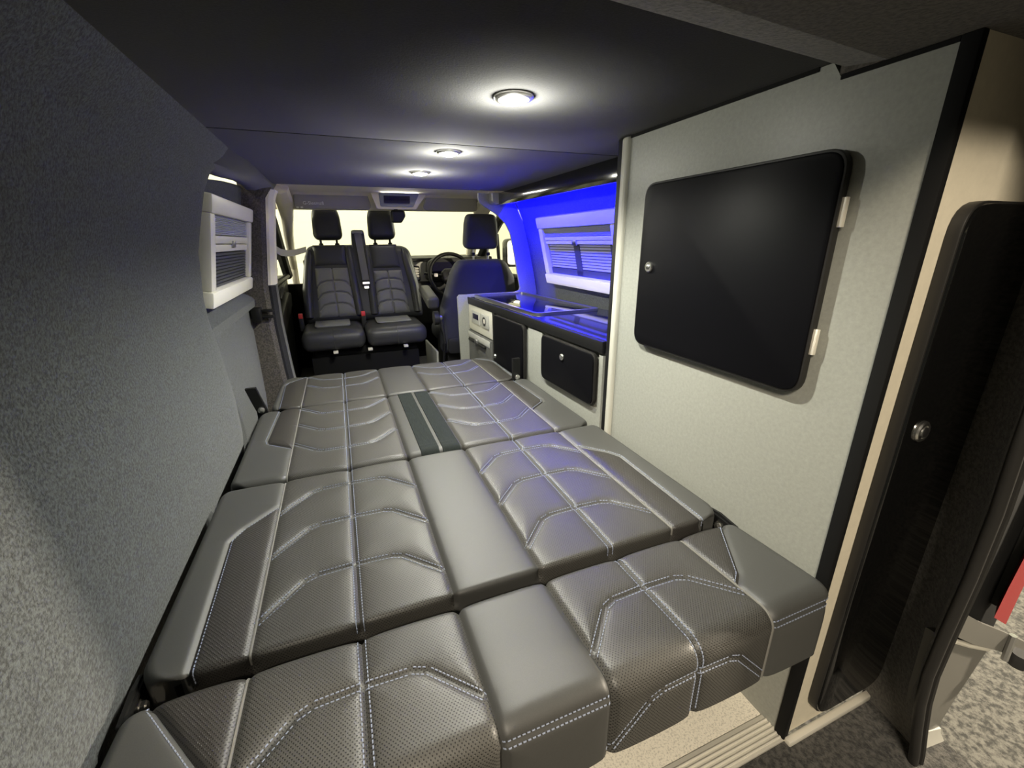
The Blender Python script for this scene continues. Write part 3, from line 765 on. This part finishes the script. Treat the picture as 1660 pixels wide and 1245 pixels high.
# seat cushions: outline in x-z seen from the front, soft
SX0, SXM, SX1 = -.285, .118, .535
for (xa, xb) in ((SX0, SXM - .003), (SXM + .003, SX1)):
    mb = MB(); pillow(mb, rrect(xa, xb, 2.99, 3.46, .06), .135, .055, Matrix.Translation((0, 0, .455)), dome=.012)
    sc = obj('seat_cushion', mb, 'seat_black', bench)
    obj('cushion_insert', MB().prism(rrect(xa + .085, xb - .085, 3.12, 3.42, .03), .528, .540, r=.005), 'seat_grey', sc, label='grey insert')
    obj('seam', MB().tube([((xa + xb) / 2, 2.9935, .395), ((xa + xb) / 2, 2.988, .45), ((xa + xb) / 2, 2.996, .50), ((xa + xb) / 2, 3.03, .528)], .0018, 6), 'leather', sc)
obj('seat_base', MB().box(SX0 + .06, SX1 - .06, 3.10, 3.50, .33, .39, r=.01), 'matt_black', bench)
obj('plinth', MB().box(SX0 + .04, SX1 - .06, 3.08, 3.48, -.06, .33, r=.008), 'matt_black', bench)
for x in (-.10, .12, .36): obj('rail_catch', MB().box(x, x + .03, 2.985, 3.02, .372, .388, r=.003), 'alu', bench)
# backrest leaning away from us: local plane x / up
TB = frame_m((0, 3.345, .545), (1, 0, 0), (0, .10, .51), Vector((1, 0, 0)).cross(Vector((0, .10, .51))).normalized())   # local z comes towards the bed
back = MB()
pillow(back, rpoly([(-.262, -.02), (.575, -.02), (.572, .20), (.520, .515), (.13, .530), (-.195, .525), (-.250, .20)], [.03, .03, .3, .09, .05, .07, .3], 8), .13, .05, TB @ Matrix.Translation((0, 0, -.055)), dome=.004)
bk_ = obj('backrest', back, 'seat_black', bench, label='black double backrest')
def quilt(poly_fn, x0, x1, y0, y1, th, seams, m, name, mt, parent, n=46, label=None):
    """quilted insert: tapered panel; seams are polylines in its own plane"""
    u = np.linspace(0, 1, n); v = np.linspace(0, 1, n)
    U, Vv = np.meshgrid(u, v); X, Y = poly_fn(U, Vv)
    d = np.minimum(np.minimum(U, 1 - U) * (x1 - x0), np.minimum(Vv, 1 - Vv) * (y1 - y0))
    Z = th * (1 - np.exp(-d / .012)); g = np.zeros(X.shape)
    for s_ in seams: g = np.maximum(g, np.exp(-(seg_dist(X, Y, s_) / .006) ** 2))
    Z = Z - .008 * g
    mb = MB()
    mb.v = [tuple(m @ Vector((a, b, c))) for a, b, c in zip(X.ravel(), Y.ravel(), Z.ravel())]
    mb.f = [(i * n + j, i * n + j + 1, (i + 1) * n + j + 1, (i + 1) * n + j) for i in range(n - 1) for j in range(n - 1)]
    return obj(name, mb, mt, parent, label=label)
def arcline(xc, y, hw, h):
    return [(xc - hw, y - h), (xc - hw * .72, y - h * .25), (xc - hw * .35, y), (xc + hw * .35, y), (xc + hw * .72, y - h * .25), (xc + hw, y - h)]
for (xt0, xt1, xb0, xb1, up0, up1, lo1) in ((-.150, .060, -.172, .090, .375, .520, .365), (.230, .425, .235, .475, .345, .520, .335)):
    mt_ = lambda U, V, a=xt0, b=xt1, c=xb0, d=xb1, q0=up0, q1=up1: ((c + (a - c) * (q0 + (q1 - q0) * V) / .52) * (1 - U) + (d + (b - d) * (q0 + (q1 - q0) * V) / .52) * U, q0 + (q1 - q0) * V)
    quilt(mt_, xt0, xt1, up0, up1, .016, [], TB @ Matrix.Translation((0, 0, .006)), 'upper_pad', 'seat_black', bk_, 24)
    ml_ = lambda U, V, a=xt0, b=xt1, c=xb0, d=xb1, q1=lo1: ((c + (a - c) * (.015 + (q1 - .015) * V) / .52) * (1 - U) + (d + (b - d) * (.015 + (q1 - .015) * V) / .52) * U, .015 + (q1 - .015) * V)
    xc0, xc1 = (xb0 + xb1) / 2, (xt0 + xt1) / 2
    sm = [[(xc0, 0), (xc1, .52)]] + [arcline((xc0 * (1 - y / .52) + xc1 * y / .52), y, .115, .045) for y in (.11, .19, .27)]
    quilt(ml_, xb0, xb1, .015, lo1, .020, sm, TB @ Matrix.Translation((0, 0, .006)), 'quilted_insert', 'seat_grey', bk_, 70, label='grey quilted insert')
for (pts) in ([(-.232, .02), (-.222, .22), (-.185, .44)], [(.108, .02), (.098, .2), (.082, .46)], [(.212, .02), (.212, .2), (.205, .46)], [(.530, .02), (.520, .22), (.475, .44)]):
    mb = MB().tube([TB @ Vector((x, y, .002)) for x, y in [(pts[0][0], pts[0][1] - .01)] + pts + [(pts[-1][0] * .97 + .004, pts[-1][1] + .05)]], [.012, .030, .032, .026, .010], 12)
    obj('bolster', mb, 'seat_black', bk_)
def headrest(parent, m, w0, w1, h, mt, tilt=0):
    mb = MB(); pillow(mb, rpoly([(-w0 / 2, 0), (w0 / 2, 0), (w1 / 2, h * .75), (w1 / 2 * .86, h), (-w1 / 2 * .86, h), (-w1 / 2, h * .75)], [.05, .05, .12, .085, .085, .12], 8), .10, .036, m, dome=.002)
    o = obj('headrest', mb, mt, parent)
    for x in (-.055, .055):
        p = MB().tube([m @ Vector((x, -.075, 0)), m @ Vector((x, .02, 0))], .008, 8); obj('post', p, 'steel' if mt == 'seat_navy' else 'satin_black', o)
        q = MB().lathe([(.016, -.045), (.016, -.026), (.010, -.022)], m @ Matrix.Translation((x, 0, 0)) @ Matrix.Rotation(-math.pi / 2, 4, 'X'), 10); obj('guide', q, 'satin_black', o)
TH = frame_m((0, 3.40, 0), (1, 0, 0), (0, .08, .5), Vector((1, 0, 0)).cross(Vector((0, .08, .5))).normalized())
headrest(bench, TH @ Matrix.Translation((-.040, 1.105, 0)), .205, .190, .218, 'seat_black')
headrest(bench, TH @ Matrix.Translation((.342, 1.105, 0)), .205, .190, .216, 'seat_black')
# belt tower between the headrests, the belt hanging down the middle
tw = obj('belt_tower', MB().prism(rpoly([(.108, .45), (.212, .45), (.205, .625), (.118, .625)], [.0, .0, .02, .02]), -.05, .01, TB, r=.008), 'seat_black', bench, label='black belt outlet between the headrests')
obj('outlet', MB().prism(rrect(.122, .198, .597, .617, .009), .008, .016, TB, r=.003), 'panel_grey', tw)
bl_ = MB()
sec = []
for (y, z) in ((.60, .016), (.56, .022), (.52, .026), (.45, .030), (.30, .030), (.262, .034)):
    c = .160 + (.60 - y) * .05
    sec.append([tuple(TB @ Vector((c + dx, y, z + dz))) for dx, dz in ((-.024, 0), (.024, 0), (.024, .003), (-.024, .003))])
obj('seat_belt', MB().sweep(sec), 'belt', bench, label='grey belt hanging down the centre')
tg = obj('belt_tongue', MB().prism(rrect(.146, .206, .222, .266, .010), .026, .042, TB, r=.004), 'dash_black', bench)
obj('tongue_plate', MB().prism(rrect(.160, .192, .205, .240, .004), .032, .036, TB).prism(rrect(.152, .2, .236, .25, .004), .042, .045, TB), 'chrome', tg, label='bright belt tongue')
for x, y in ((-.292, 3.36), (.128, 3.30)):
    b_ = obj('buckle', MB().box(x - .016, x + .016, y, y + .02, .47, .585, r=.005), 'dash_black', bench)
    obj('release_button', MB().box(x - .014, x + .014, y - .006, y + .016, .562, .596, r=.003), 'red_cloth', b_, label='red release button')
# shoulder belt of the outer seat, from the pillar across to the seat
sb = thing('shoulder_belt', (-.33, 2.70, .985), 'pale shoulder belt looped from the left pillar to the seat', 'seat belt')
obj('anchor', MB().lathe([(.026, 0), (.030, .008), (.026, .02), (.012, .026)], frame_m((-.325, 2.70, 1.048), (0, 1, 0), (0, 0, 1), (1, 0, 0)), 16).box(-.328, -.298, 2.684, 2.72, .985, 1.085, r=.008), 'satin_black', sb)
obj('anchor_bolt', MB().lathe([(.012, 0), (.012, .004), (.006, .006)], frame_m((-.300, 2.690, 1.07), (0, 1, 0), (0, 0, 1), (1, 0, 0)), 10), 'chrome', sb)
pts = [(-.305, 2.70, 1.045), (-.288, 2.76, 1.027), (-.270, 2.90, 1.018), (-.245, 3.06, 1.018), (-.215, 3.2, 1.026), (-.19, 3.32, 1.034)]
sec = [[(x, y - .004, z - .020), (x + .003, y - .004, z - .020), (x + .006, y + .004, z + .016), (x + .003, y + .004, z + .016)] for x, y, z in pts]
obj('webbing', MB().sweep(sec), 'belt_pale', sb)

# driver's seat seen from behind
ds = thing('driver_seat', (.96, 3.2, -.06), 'dark navy driver seat facing the steering wheel, seen from behind', 'seat')
TD = frame_m((.955, 3.06, .30), (1, 0, 0), (0, -.05, .62), Vector((1, 0, 0)).cross(Vector((0, -.05, .62))).normalized())
mb = MB(); pillow(mb, rpoly([(-.315, -.03), (.30, -.03), (.295, .30), (.262, .525), (.185, .645), (-.165, .645), (-.215, .56), (-.300, .30)], [.05, .05, .2, .1, .09, .09, .1, .2], 8), .15, .06, TD @ Matrix.Translation((0, 0, -.06)), dome=.02)
dk = obj('backrest', mb, 'seat_navy', ds)
obj('lower_panel', MB().prism(rrect(-.27, .27, -.02, .10, .03), .012, .030, TD, r=.006), 'dash_black', dk)
headrest(ds, TD @ Matrix.Translation((.015, .715, -.07)), .262, .235, .235, 'seat_navy')
mb = MB(); pillow(mb, rrect(.66, 1.24, 3.08, 3.58, .08), .14, .055, Matrix.Translation((0, 0, .38)), dome=.01)
obj('seat_cushion', mb, 'seat_navy', ds)
obj('seat_base', MB().box(.70, 1.20, 3.15, 3.5, -.06, .31, r=.01), 'dash_black', ds)
def armrest(x0, y0, z0, y1, z1, w):
    t = MB(); m = frame_m((x0, (y0 + y1) / 2, (z0 + z1) / 2), (0, y1 - y0, z1 - z0), (0, -(z1 - z0), y1 - y0), (1, 0, 0))
    L = math.hypot(y1 - y0, z1 - z0)
    pillow(t, rpoly([(-L / 2, -.048), (L / 2, -.034), (L / 2, .034), (-L / 2, .044)], .03), w, .03, m); return t
ar = obj('armrest', armrest(.585, 2.97, .665, 3.30, .735, .085), 'leather_dark', ds, label='grey folding armrest')
obj('pivot', MB().lathe([(.05, -.012), (.05, .02), (.03, .03)], frame_m((.60, 3.02, .555), (0, 1, 0), (0, 0, 1), (1, 0, 0)), 18), 'dash_black', ar)
obj('side_lever', MB().tube([(.640, 3.02, .56), (.648, 3.0, .46), (.655, 3.0, .38), (.66, 3.03, .30)], [.016, .010, .010, .016], 8), 'dash_black', ds)
obj('height_knob', MB().lathe([(.018, 0), (.018, .02), (.012, .024)], frame_m((.632, 3.02, .555), (1, 0, 0), (0, 0, 1), (0, -1, 0)), 12), 'chrome', ds)
bs_ = obj('belt_stalk', MB().tube([(.625, 2.98, .16), (.640, 2.99, .28), (.648, 2.99, .37)], [.012, .010, .014], 8), 'satin_black', ds)
sr = obj('seat_rail', MB().box(.598, .614, 3.06, 3.5, -.03, .30, r=.004), 'panel_grey', ds, label='grey side plate')

# dashboard, wheel, glazing
DX0, DX1 = -.26, 1.36
da = thing('dashboard', (.45, 4.1, .3), 'grey and black dashboard under the windscreen', 'dashboard')
obj('top_roll', MB().prism(rpoly([(3.96, .905), (4.42, .93), (4.42, .945), (3.97, .936)], [.01, 0, 0, .012]), DX0, DX1, MX), 'dash_black', da)
fc = obj('fascia', MB().prism(rpoly([(3.97, .70), (4.30, .66), (4.30, .915), (3.985, .915)], [.03, 0, 0, .02]), DX0, DX1, MX), 'dash_grey', da, label='pale grey upper fascia')
obj('lower_fascia', MB().prism(rpoly([(3.93, .35), (4.35, .0), (4.35, .72), (3.95, .735)], [.06, 0, 0, .03]), DX0, DX1, MX), 'dash_black', da, label='black lower fascia')
def vent(x0, x1, z0, z1):
    v_ = obj('air_vent', ring_plate([(b, a) for a, b in rrect(x0, x1, z0, z1, .02)], [(b, a) for a, b in rrect(x0 + .010, x1 - .010, z0 + .010, z1 - .010, .014)], 0, .012, frame_m((0, 3.975, 0), (1, 0, 0), (0, 0, 1), (0, -1, 0)) @ Matrix(((1, 0, 0, 0), (0, 1, 0, 0), (0, 0, 1, 0), (0, 0, 0, 1)))), 'satin_black', da)
    n = 5
    for i in range(n):
        z = z0 + .012 + (z1 - z0 - .024) * (i + .5) / n
        obj('slat', MB().box(x0 + .01, x1 - .01, 3.955, 3.972, z - .007, z + .007, r=.002), 'body_cream', v_)
vent(.560, .676, .735, .870)
bn = obj('instrument_cowl', MB().prism(rpoly([(.72, .74), (1.16, .74), (1.14, .90), (1.06, .935), (.80, .935), (.74, .90)], [.03, .03, .05, .05, .05, .05]), 3.90, 4.05, MY, r=.01), 'dash_black', da, label='black instrument cowl')
obj('dial_panel', MB().prism(rrect(.78, 1.10, .79, .90, .03), 3.893, 3.90, MY), 'display', bn)
sw = thing('steering_wheel', (.94, 3.72, .62), 'black steering wheel with three spokes beside the driver headrest', 'steering wheel')
WM = frame_m((.905, 3.74, .795), (1, 0, 0), (0, .30, .954), Vector((1, 0, 0)).cross(Vector((0, .30, .954))).normalized())
obj('rim', MB().torus(.185, .0165, WM, 48, 10), 'satin_black', sw)
hb_ = MB(); pillow(hb_, rpoly([(-.075, -.05), (.075, -.05), (.085, .03), (.05, .06), (-.05, .06), (-.085, .03)], .025), .05, .02, WM @ Matrix.Translation((0, 0, -.015)), dome=.008)
hub = obj('hub', hb_, 'dash_black', sw)
obj('emblem', MB().lathe([(.022, .0), (.022, .004), (.016, .006)], WM @ Matrix.Translation((0, .005, .018)), 18), 'steel', hub)
for a_, ln in ((math.pi * .98, .18), (math.pi * .02, .18), (-math.pi / 2 - .35, .18), (-math.pi / 2 + .35, .18)):
    d_ = Vector((math.cos(a_), math.sin(a_), 0))
    sp_ = obj('spoke', MB().tube([WM @ (d_ * .06 + Vector((0, 0, -.012))), WM @ (d_ * .12 + Vector((0, 0, -.008))), WM @ (d_ * ln)], [.022, .016, .013], 8, flat=.5), 'satin_black', sw)
obj('column', MB().tube([WM @ Vector((0, 0, -.03)), WM @ Vector((0, -.01, -.13))], .05, 14), 'dash_black', sw)
obj('stalk', MB().tube([WM @ Vector((-.06, .01, -.07)), WM @ Vector((-.19, .03, -.05)), WM @ Vector((-.225, .035, -.048))], [.008, .009, .012], 8), 'dash_black', sw)
obj('thumb_switch', MB().prism(rrect(-.150, -.118, -.012, .018, .008), -.002, .012, WM, r=.003), 'alu', sw)
# windscreen, pillars, headlining
struct('window_3', MB().sweep([[(-.44, 4.42, .90), (1.24, 4.42, .90), (1.24, 4.425, .90), (-.44, 4.425, .90)], [(-.34, 3.50, 1.33), (1.14, 3.50, 1.33), (1.14, 3.505, 1.33), (-.34, 3.505, 1.33)]]), 'glass', smooth=False)
def pillar(s, pts, w, name):
    return struct(name, MB().tube(pts, w, 10, flat=.7), 'cab_cream')
pillar(0, [(-.375, 4.44, .70), (-.372, 4.42, .86), (-.352, 4.15, 1.01), (-.325, 3.85, 1.14), (-.295, 3.60, 1.245), (-.275, 3.36, 1.33), (-.27, 3.0, 1.385)], [.030, .030, .032, .036, .042, .055, .06], 'trim_5')
pillar(0, [(1.285, 4.44, .88), (1.22, 4.15, 1.01), (1.175, 3.85, 1.14), (1.135, 3.60, 1.245), (1.095, 3.36, 1.33), (1.08, 3.0, 1.385)], [.05, .048, .05, .055, .07, .06], 'trim_6')
struct('ceiling_cab', MB().prism(rpoly([(2.602, 1.362), (2.9, 1.392), (3.25, 1.385), (3.46, 1.318), (3.52, 1.29), (3.54, 1.33), (3.3, 1.41), (2.602, 1.41)], [0, .1, .1, .02, .01, 0, 0, 0]), -.36, 1.16, MX), 'cab_cream')
def visor(x0, x1, label, flip):
    t = thing('sun_visor', ((x0 + x1) / 2, 3.32, 1.29), label, 'sun visor', 'sun visors over the windscreen')
    m = frame_m((0, 3.335, 1.288), (1, 0, 0), (0, -.035, .095), Vector((1, 0, 0)).cross(Vector((0, -.035, .095))).normalized())
    mb = MB(); rr = [.02, .035, .02, .012] if not flip else [.035, .02, .012, .02]
    pl = [(x0, 0), (x1 + (.01 if not flip else 0), 0), (x1 - .02, .098), (x0 + .01, .098)] if not flip else [(x0 - .01, 0), (x1, 0), (x1 - .01, .098), (x0 + .02, .098)]
    pillow(mb, rpoly(pl, rr), .018, .008, m); obj('flap', mb, 'visor', t)
    xp = x0 + .02 if not flip else x1 - .02
    obj('pivot', MB().box(xp - .03, xp + .03, 3.285, 3.33, 1.385, 1.402, r=.005), 'cab_cream', t)
    return t, m
vl, vm = visor(-.220, .265, 'grey sun visor with pale print above the passenger seats', False)
tx = D.curves.new('print', 'FONT'); tx.body = 'G-Siesmafi'; tx.size = .030; tx.extrude = .0003
_t = D.objects.new('print', tx); COL.objects.link(_t); bpy.context.view_layer.update()
_me = D.meshes.new_from_object(_t.evaluated_get(bpy.context.evaluated_depsgraph_get())); D.objects.remove(_t); D.curves.remove(tx)
to = D.objects.new('print', _me); COL.objects.link(to); _me.materials.clear(); _me.materials.append(M['print'])
to.matrix_world = Matrix.Translation(-vl.location) @ vm @ Matrix.Translation((-.163, .030, .0105)); to.parent = vl
obj('clip', MB().prism(rrect(-.205, -.190, .006, .016, .003), .009, .013, vm).prism(rrect(-.180, -.165, .006, .016, .003), .009, .013, vm), 'print', vl)
visor(.625, 1.035, 'plain grey sun visor on the driver side', True)
co = thing('roof_console', (.45, 3.25, 1.30), 'cream roof console with a dark display between the sun visors', 'console')
CM = frame_m((0, 3.27, 1.298), (1, 0, 0), (0, -.06, .115), Vector((1, 0, 0)).cross(Vector((0, -.06, .115))).normalized())
obj('shell', MB().prism(rpoly([(.300, -.012), (.565, -.012), (.650, .118), (.255, .118)], [.02, .02, .03, .03]), -.07, .004, CM, r=.008), 'cab_cream', co)
bz = obj('bezel', MB().prism(rpoly([(.322, .010), (.545, .010), (.585, .104), (.312, .104)], .012), .002, .008, CM, r=.003), 'console_blue', co)
rl = obj('console_glow_strip', MB().prism(rrect(.330, .400, .108, .114, .002), .003, .010, CM).prism(rrect(.480, .570, .108, .114, .002), .003, .010, CM), 'lens', co, label='glowing strip added along the console top')  # added glow strip, goes with the fill light below
l = D.lights.new('cab_fill_glow', 'AREA'); l.shape = 'RECTANGLE'; l.size = .24; l.size_y = .012; l.energy = 3.2; l.color = (1.0, .95, .82)  # fill light added to brighten the cab lining
o = D.objects.new('cab_fill_glow', l); COL.objects.link(o); o.location = (.45, 3.18, 1.385); o.rotation_euler = (math.radians(-38), 0, 0)
obj('display', MB().prism(rrect(.345, .520, .036, .086, .004), .006, .011, CM), 'display', bz, smooth=False)
mi = thing('rear_view_mirror', (.46, 3.5, 1.2), 'small dark mirror mount hanging below the roof console', 'mirror')
mb = MB(); pillow(mb, rpoly([(.40, 1.205), (.475, 1.205), (.505, 1.25), (.50, 1.292), (.40, 1.292)], .02), .05, .018, MY @ Matrix.Translation((0, 0, 3.40)))
obj('housing', mb, 'dash_black', mi)
obj('stem', MB().tube([(.44, 3.42, 1.275), (.45, 3.47, 1.31)], .014, 8), 'dash_black', mi)

# cab doors
def cab_door(idx, x, s):
    """s=+1 for the side whose inside faces +x"""
    lean = .10
    def X(z): return x + s * lean * max(0, z - .85)
    d_ = struct('door_%d' % idx, MB().sweep([[(X(z) - s * t, y, z) for (y, z) in ((2.66, -.12), (4.40, -.12), (4.40, .80), (2.66, .80))] for t in (0, .07)]), 'dash_black')
    fr_ = [(2.70, .79), (2.70, 1.22), (2.82, 1.32), (3.25, 1.33), (3.55, 1.22), (3.95, 1.03), (4.38, .80)]
    mb = MB(); mb.tube([(X(z) + s * .012, y, z) for y, z in fr_], .040, 8)
    obj('window_frame', mb, 'satin_black', d_)
    obj('quarter_bar', MB().tube([(X(.8) - s * .02, 3.72, .79), (X(1.13) - s * .02, 3.70, 1.13)], .016, 8), 'satin_black', d_)
    obj('pane', MB().sweep([[(X(z) - s * .03 - s * t, y, z) for y, z in fr_] for t in (0, .004)]), 'glass', d_, smooth=False)
    ap = obj('armrest', MB().prism(rpoly([(2.95, .48), (3.75, .60), (3.85, .70), (3.70, .72), (2.95, .60)], .03), min(x, x + s * .07), max(x, x + s * .07), MX, r=.015), 'satin_black', d_)
    obj('pull_handle', MB().tube([(x + s * .05, 3.25, .72), (x + s * .07, 3.32, .78), (x + s * .06, 3.55, .79), (x + s * .03, 3.62, .74)], .013, 8), 'dash_black', d_)
    obj('sill_moulding', MB().tube([(x + s * .012, 2.72, .795), (x + s * .02, 3.4, .80), (x + s * .015, 4.3, .80)], .022, 8), 'satin_black', d_)
    return d_
cab_door(2, -.44, 1); cab_door(3, 1.33, -1)
struct('trim_7', MB().tube([(1.235, 2.74, .74), (1.22, 2.74, .92), (1.16, 2.74, 1.15), (1.06, 2.76, 1.28), (.98, 2.8, 1.36)], .02, 8), 'cab_cream')
for x, lab, s in ((1.52, 'black door mirror outside the driver window', 1), (-.62, 'black door mirror outside the passenger window', -1)):
    t = thing('door_mirror', (x, 3.85, .85), lab, 'mirror', 'door mirrors')
    mb = MB(); pillow(mb, rpoly([(x - .09, .84), (x + .09, .84), (x + .10, 1.10), (x - .09, 1.09)], .05), .12, .05, MY @ Matrix.Translation((0, 0, 3.85)), dome=.01); obj('housing', mb, 'body', t)
    obj('mirror_glass', MB().prism(rrect(x - .072, x + .075, .865, 1.075, .035), 3.778, 3.786, MY), 'chrome', t)
    obj('arm', MB().tube([(x - s * .17, 3.9, .86), (x - s * .05, 3.88, .88)], .03, 8), 'body', t)

# ------------------------------------------------------------------ rear right corner
# carpeted pillar: profile in plan swept up, leaning in a little
SEAL = [(-.06, 1.045), (.03, 1.018), (.13, .978), (.22, .945), (.30, .928), (.40, .930), (.52, .938), (.65, .934), (.76, .918), (1.1, .89), (1.322, .87)]
def seal_x(z): return float(np.interp(z, [p[0] for p in SEAL], [p[1] for p in SEAL]))
def pl_sec(z):
    k = max(0, z - .55) * .02; g = seal_x(z)
    return [(1.084, .392, z), (1.083 - k * .2, .385, z), (max(1.060, g + .045), .340, z), (max(1.030 - k, g + .036), .300, z), (g + .030, .278, z), (g + .018, .268, z), (g + .004, .262, z), (g + .012, .268, z), (1.16, .300, z), (1.22, .392, z)]
struct('wall_pillar', MB().sweep([pl_sec(z) for z in (-.02, .03, .08, .14, .22, .30, .4, .5, .65, .8, 1.0, 1.15, 1.322)]), 'carpet_black')
sl = obj('door_seal', MB().tube([(x - .004, .256, z) for z, x in SEAL], .009, 10).tube([(x + .010, .250, z) for z, x in SEAL], .006, 8), 'rubber')
tag(sl, 'black rubber seal running up the rear door opening', 'seal')
# threshold: ribbed aluminium strip, carpeted sill, bright edge
tr = thing('tread_strip', (.35, .445, 0), 'ribbed pale metal tread strip at the edge of the floor', 'strip')
obj('plate', MB().box(-.42, .803, .386, .444, -.01, .003, r=.001), 'alu', tr)
for i in range(5):
    y = .394 + i * .0095
    obj('rib', MB().tube([(-.42, y, .003), (.80, y, .003)], .0026, 8), 'alu', tr)
struct('floor_sill', MB().prism(rpoly([(.05, -.06), (.22, -.012), (.385, -.002), (.385, -.06)], [.01, .05, 0, 0]), -.42, 1.14, MX), 'carpet_sill')
struct('trim_8', MB().box(.80, 1.09, .372, .387, -.006, .010, r=.003), 'alu')
# outside the opening
struct('ground', MB().box(-6.5, 7.5, -4, 9.5, -.62, -.56), 'outside_carpet', smooth=False)
struct('body_corner', MB().prism([(.985, .2665), (1.255, .284), (1.255, .33), (1.175, .33), (1.175, .298), (.985, .2700)], .22, 1.4), 'matt_black', smooth=False)
lamp = thing('tail_lamp', (1.15, .26, .33), 'red tail lamp at the van corner outside the right rear door', 'lamp')
obj('lens', MB().sweep([[(x0, .252, z0), (x1, .252, z1), (x1 + .01, .264, z1), (x0 + .04, .264, z0)] for x0, z0, x1, z1 in ((1.095, .372, 1.172, .322), (1.10, .442, 1.172, .405), (1.118, .56, 1.178, .54), (1.128, .72, 1.180, .715))]), 'red_lamp', lamp)
obj('base', MB().box(1.15, 1.185, .264, .32, .36, .75, r=.006), 'dash_black', lamp)
ck = thing('door_check', (1.1, .25, .22), 'grey metal door check strap below the red tail lamp', 'door strap')
obj('arm', MB().sweep([[(x, y, z - h), (x, y + .010, z - h), (x, y + .010, z + h), (x, y, z + h)] for x, y, z, h in ((.955, .251, .412, .026), (1.05, .250, .350, .026), (1.16, .246, .288, .024), (1.30, .236, .205, .022))]), 'body_grey', ck)
obj('pin', MB().tube([(1.185, .240, .30), (1.188, .238, .235)], .006, 8), 'steel', ck)
obj('roller', MB().lathe([(.016, 0), (.018, .01), (.016, .03)], frame_m((1.225, .228, .215), (1, 0, 0), (0, 1, 0), (0, 0, 1)), 14), 'dash_black', ck)
bp_ = thing('rear_bumper', (1.07, .25, -.2), 'pale rear bumper corner under the door opening', 'bumper')
obj('corner_panel', MB().sweep([[(xl, .262, z + dz), (xr, .258, z), (xr + .02, .30, z), (xl, .30, z + dz)] for z, xl, xr, dz in ((.055, 1.05, 1.092, .01), (.075, 1.035, 1.090, .02), (.14, 1.01, 1.112, .04), (.25, .985, 1.165, .095))]), 'body_grey', bp_, label='grey corner panel')
obj('panel_rim', MB().tube([(.99, .260, .350), (1.05, .257, .316), (1.150, .256, .262)], .005, 8), 'alu', bp_)
obj('bumper_skin', MB().sweep([[(1.07 - z * .3, .262, z), (xr, .254, z), (xr + .02, .30, z), (1.07 - z * .3, .30, z)] for z, xr in ((-.22, 1.29), (-.16, 1.26), (-.08, 1.20), (-.01, 1.14), (.04, 1.10), (.06, 1.09))]), 'body_cream', bp_, label='cream bumper skin')

# workshop around the van
struct('wall_front', MB().box(-6.5, 7.5, 9.0, 9.1, -.6, 4.2), 'white_wall', smooth=False)
struct('wall_side_left', MB().box(-5.5, -5.4, -4, 9, -.6, 4.2), 'white_wall', smooth=False)
struct('wall_side_right', MB().box(6.4, 6.5, -4, 9, -.6, 4.2), 'white_wall', smooth=False)
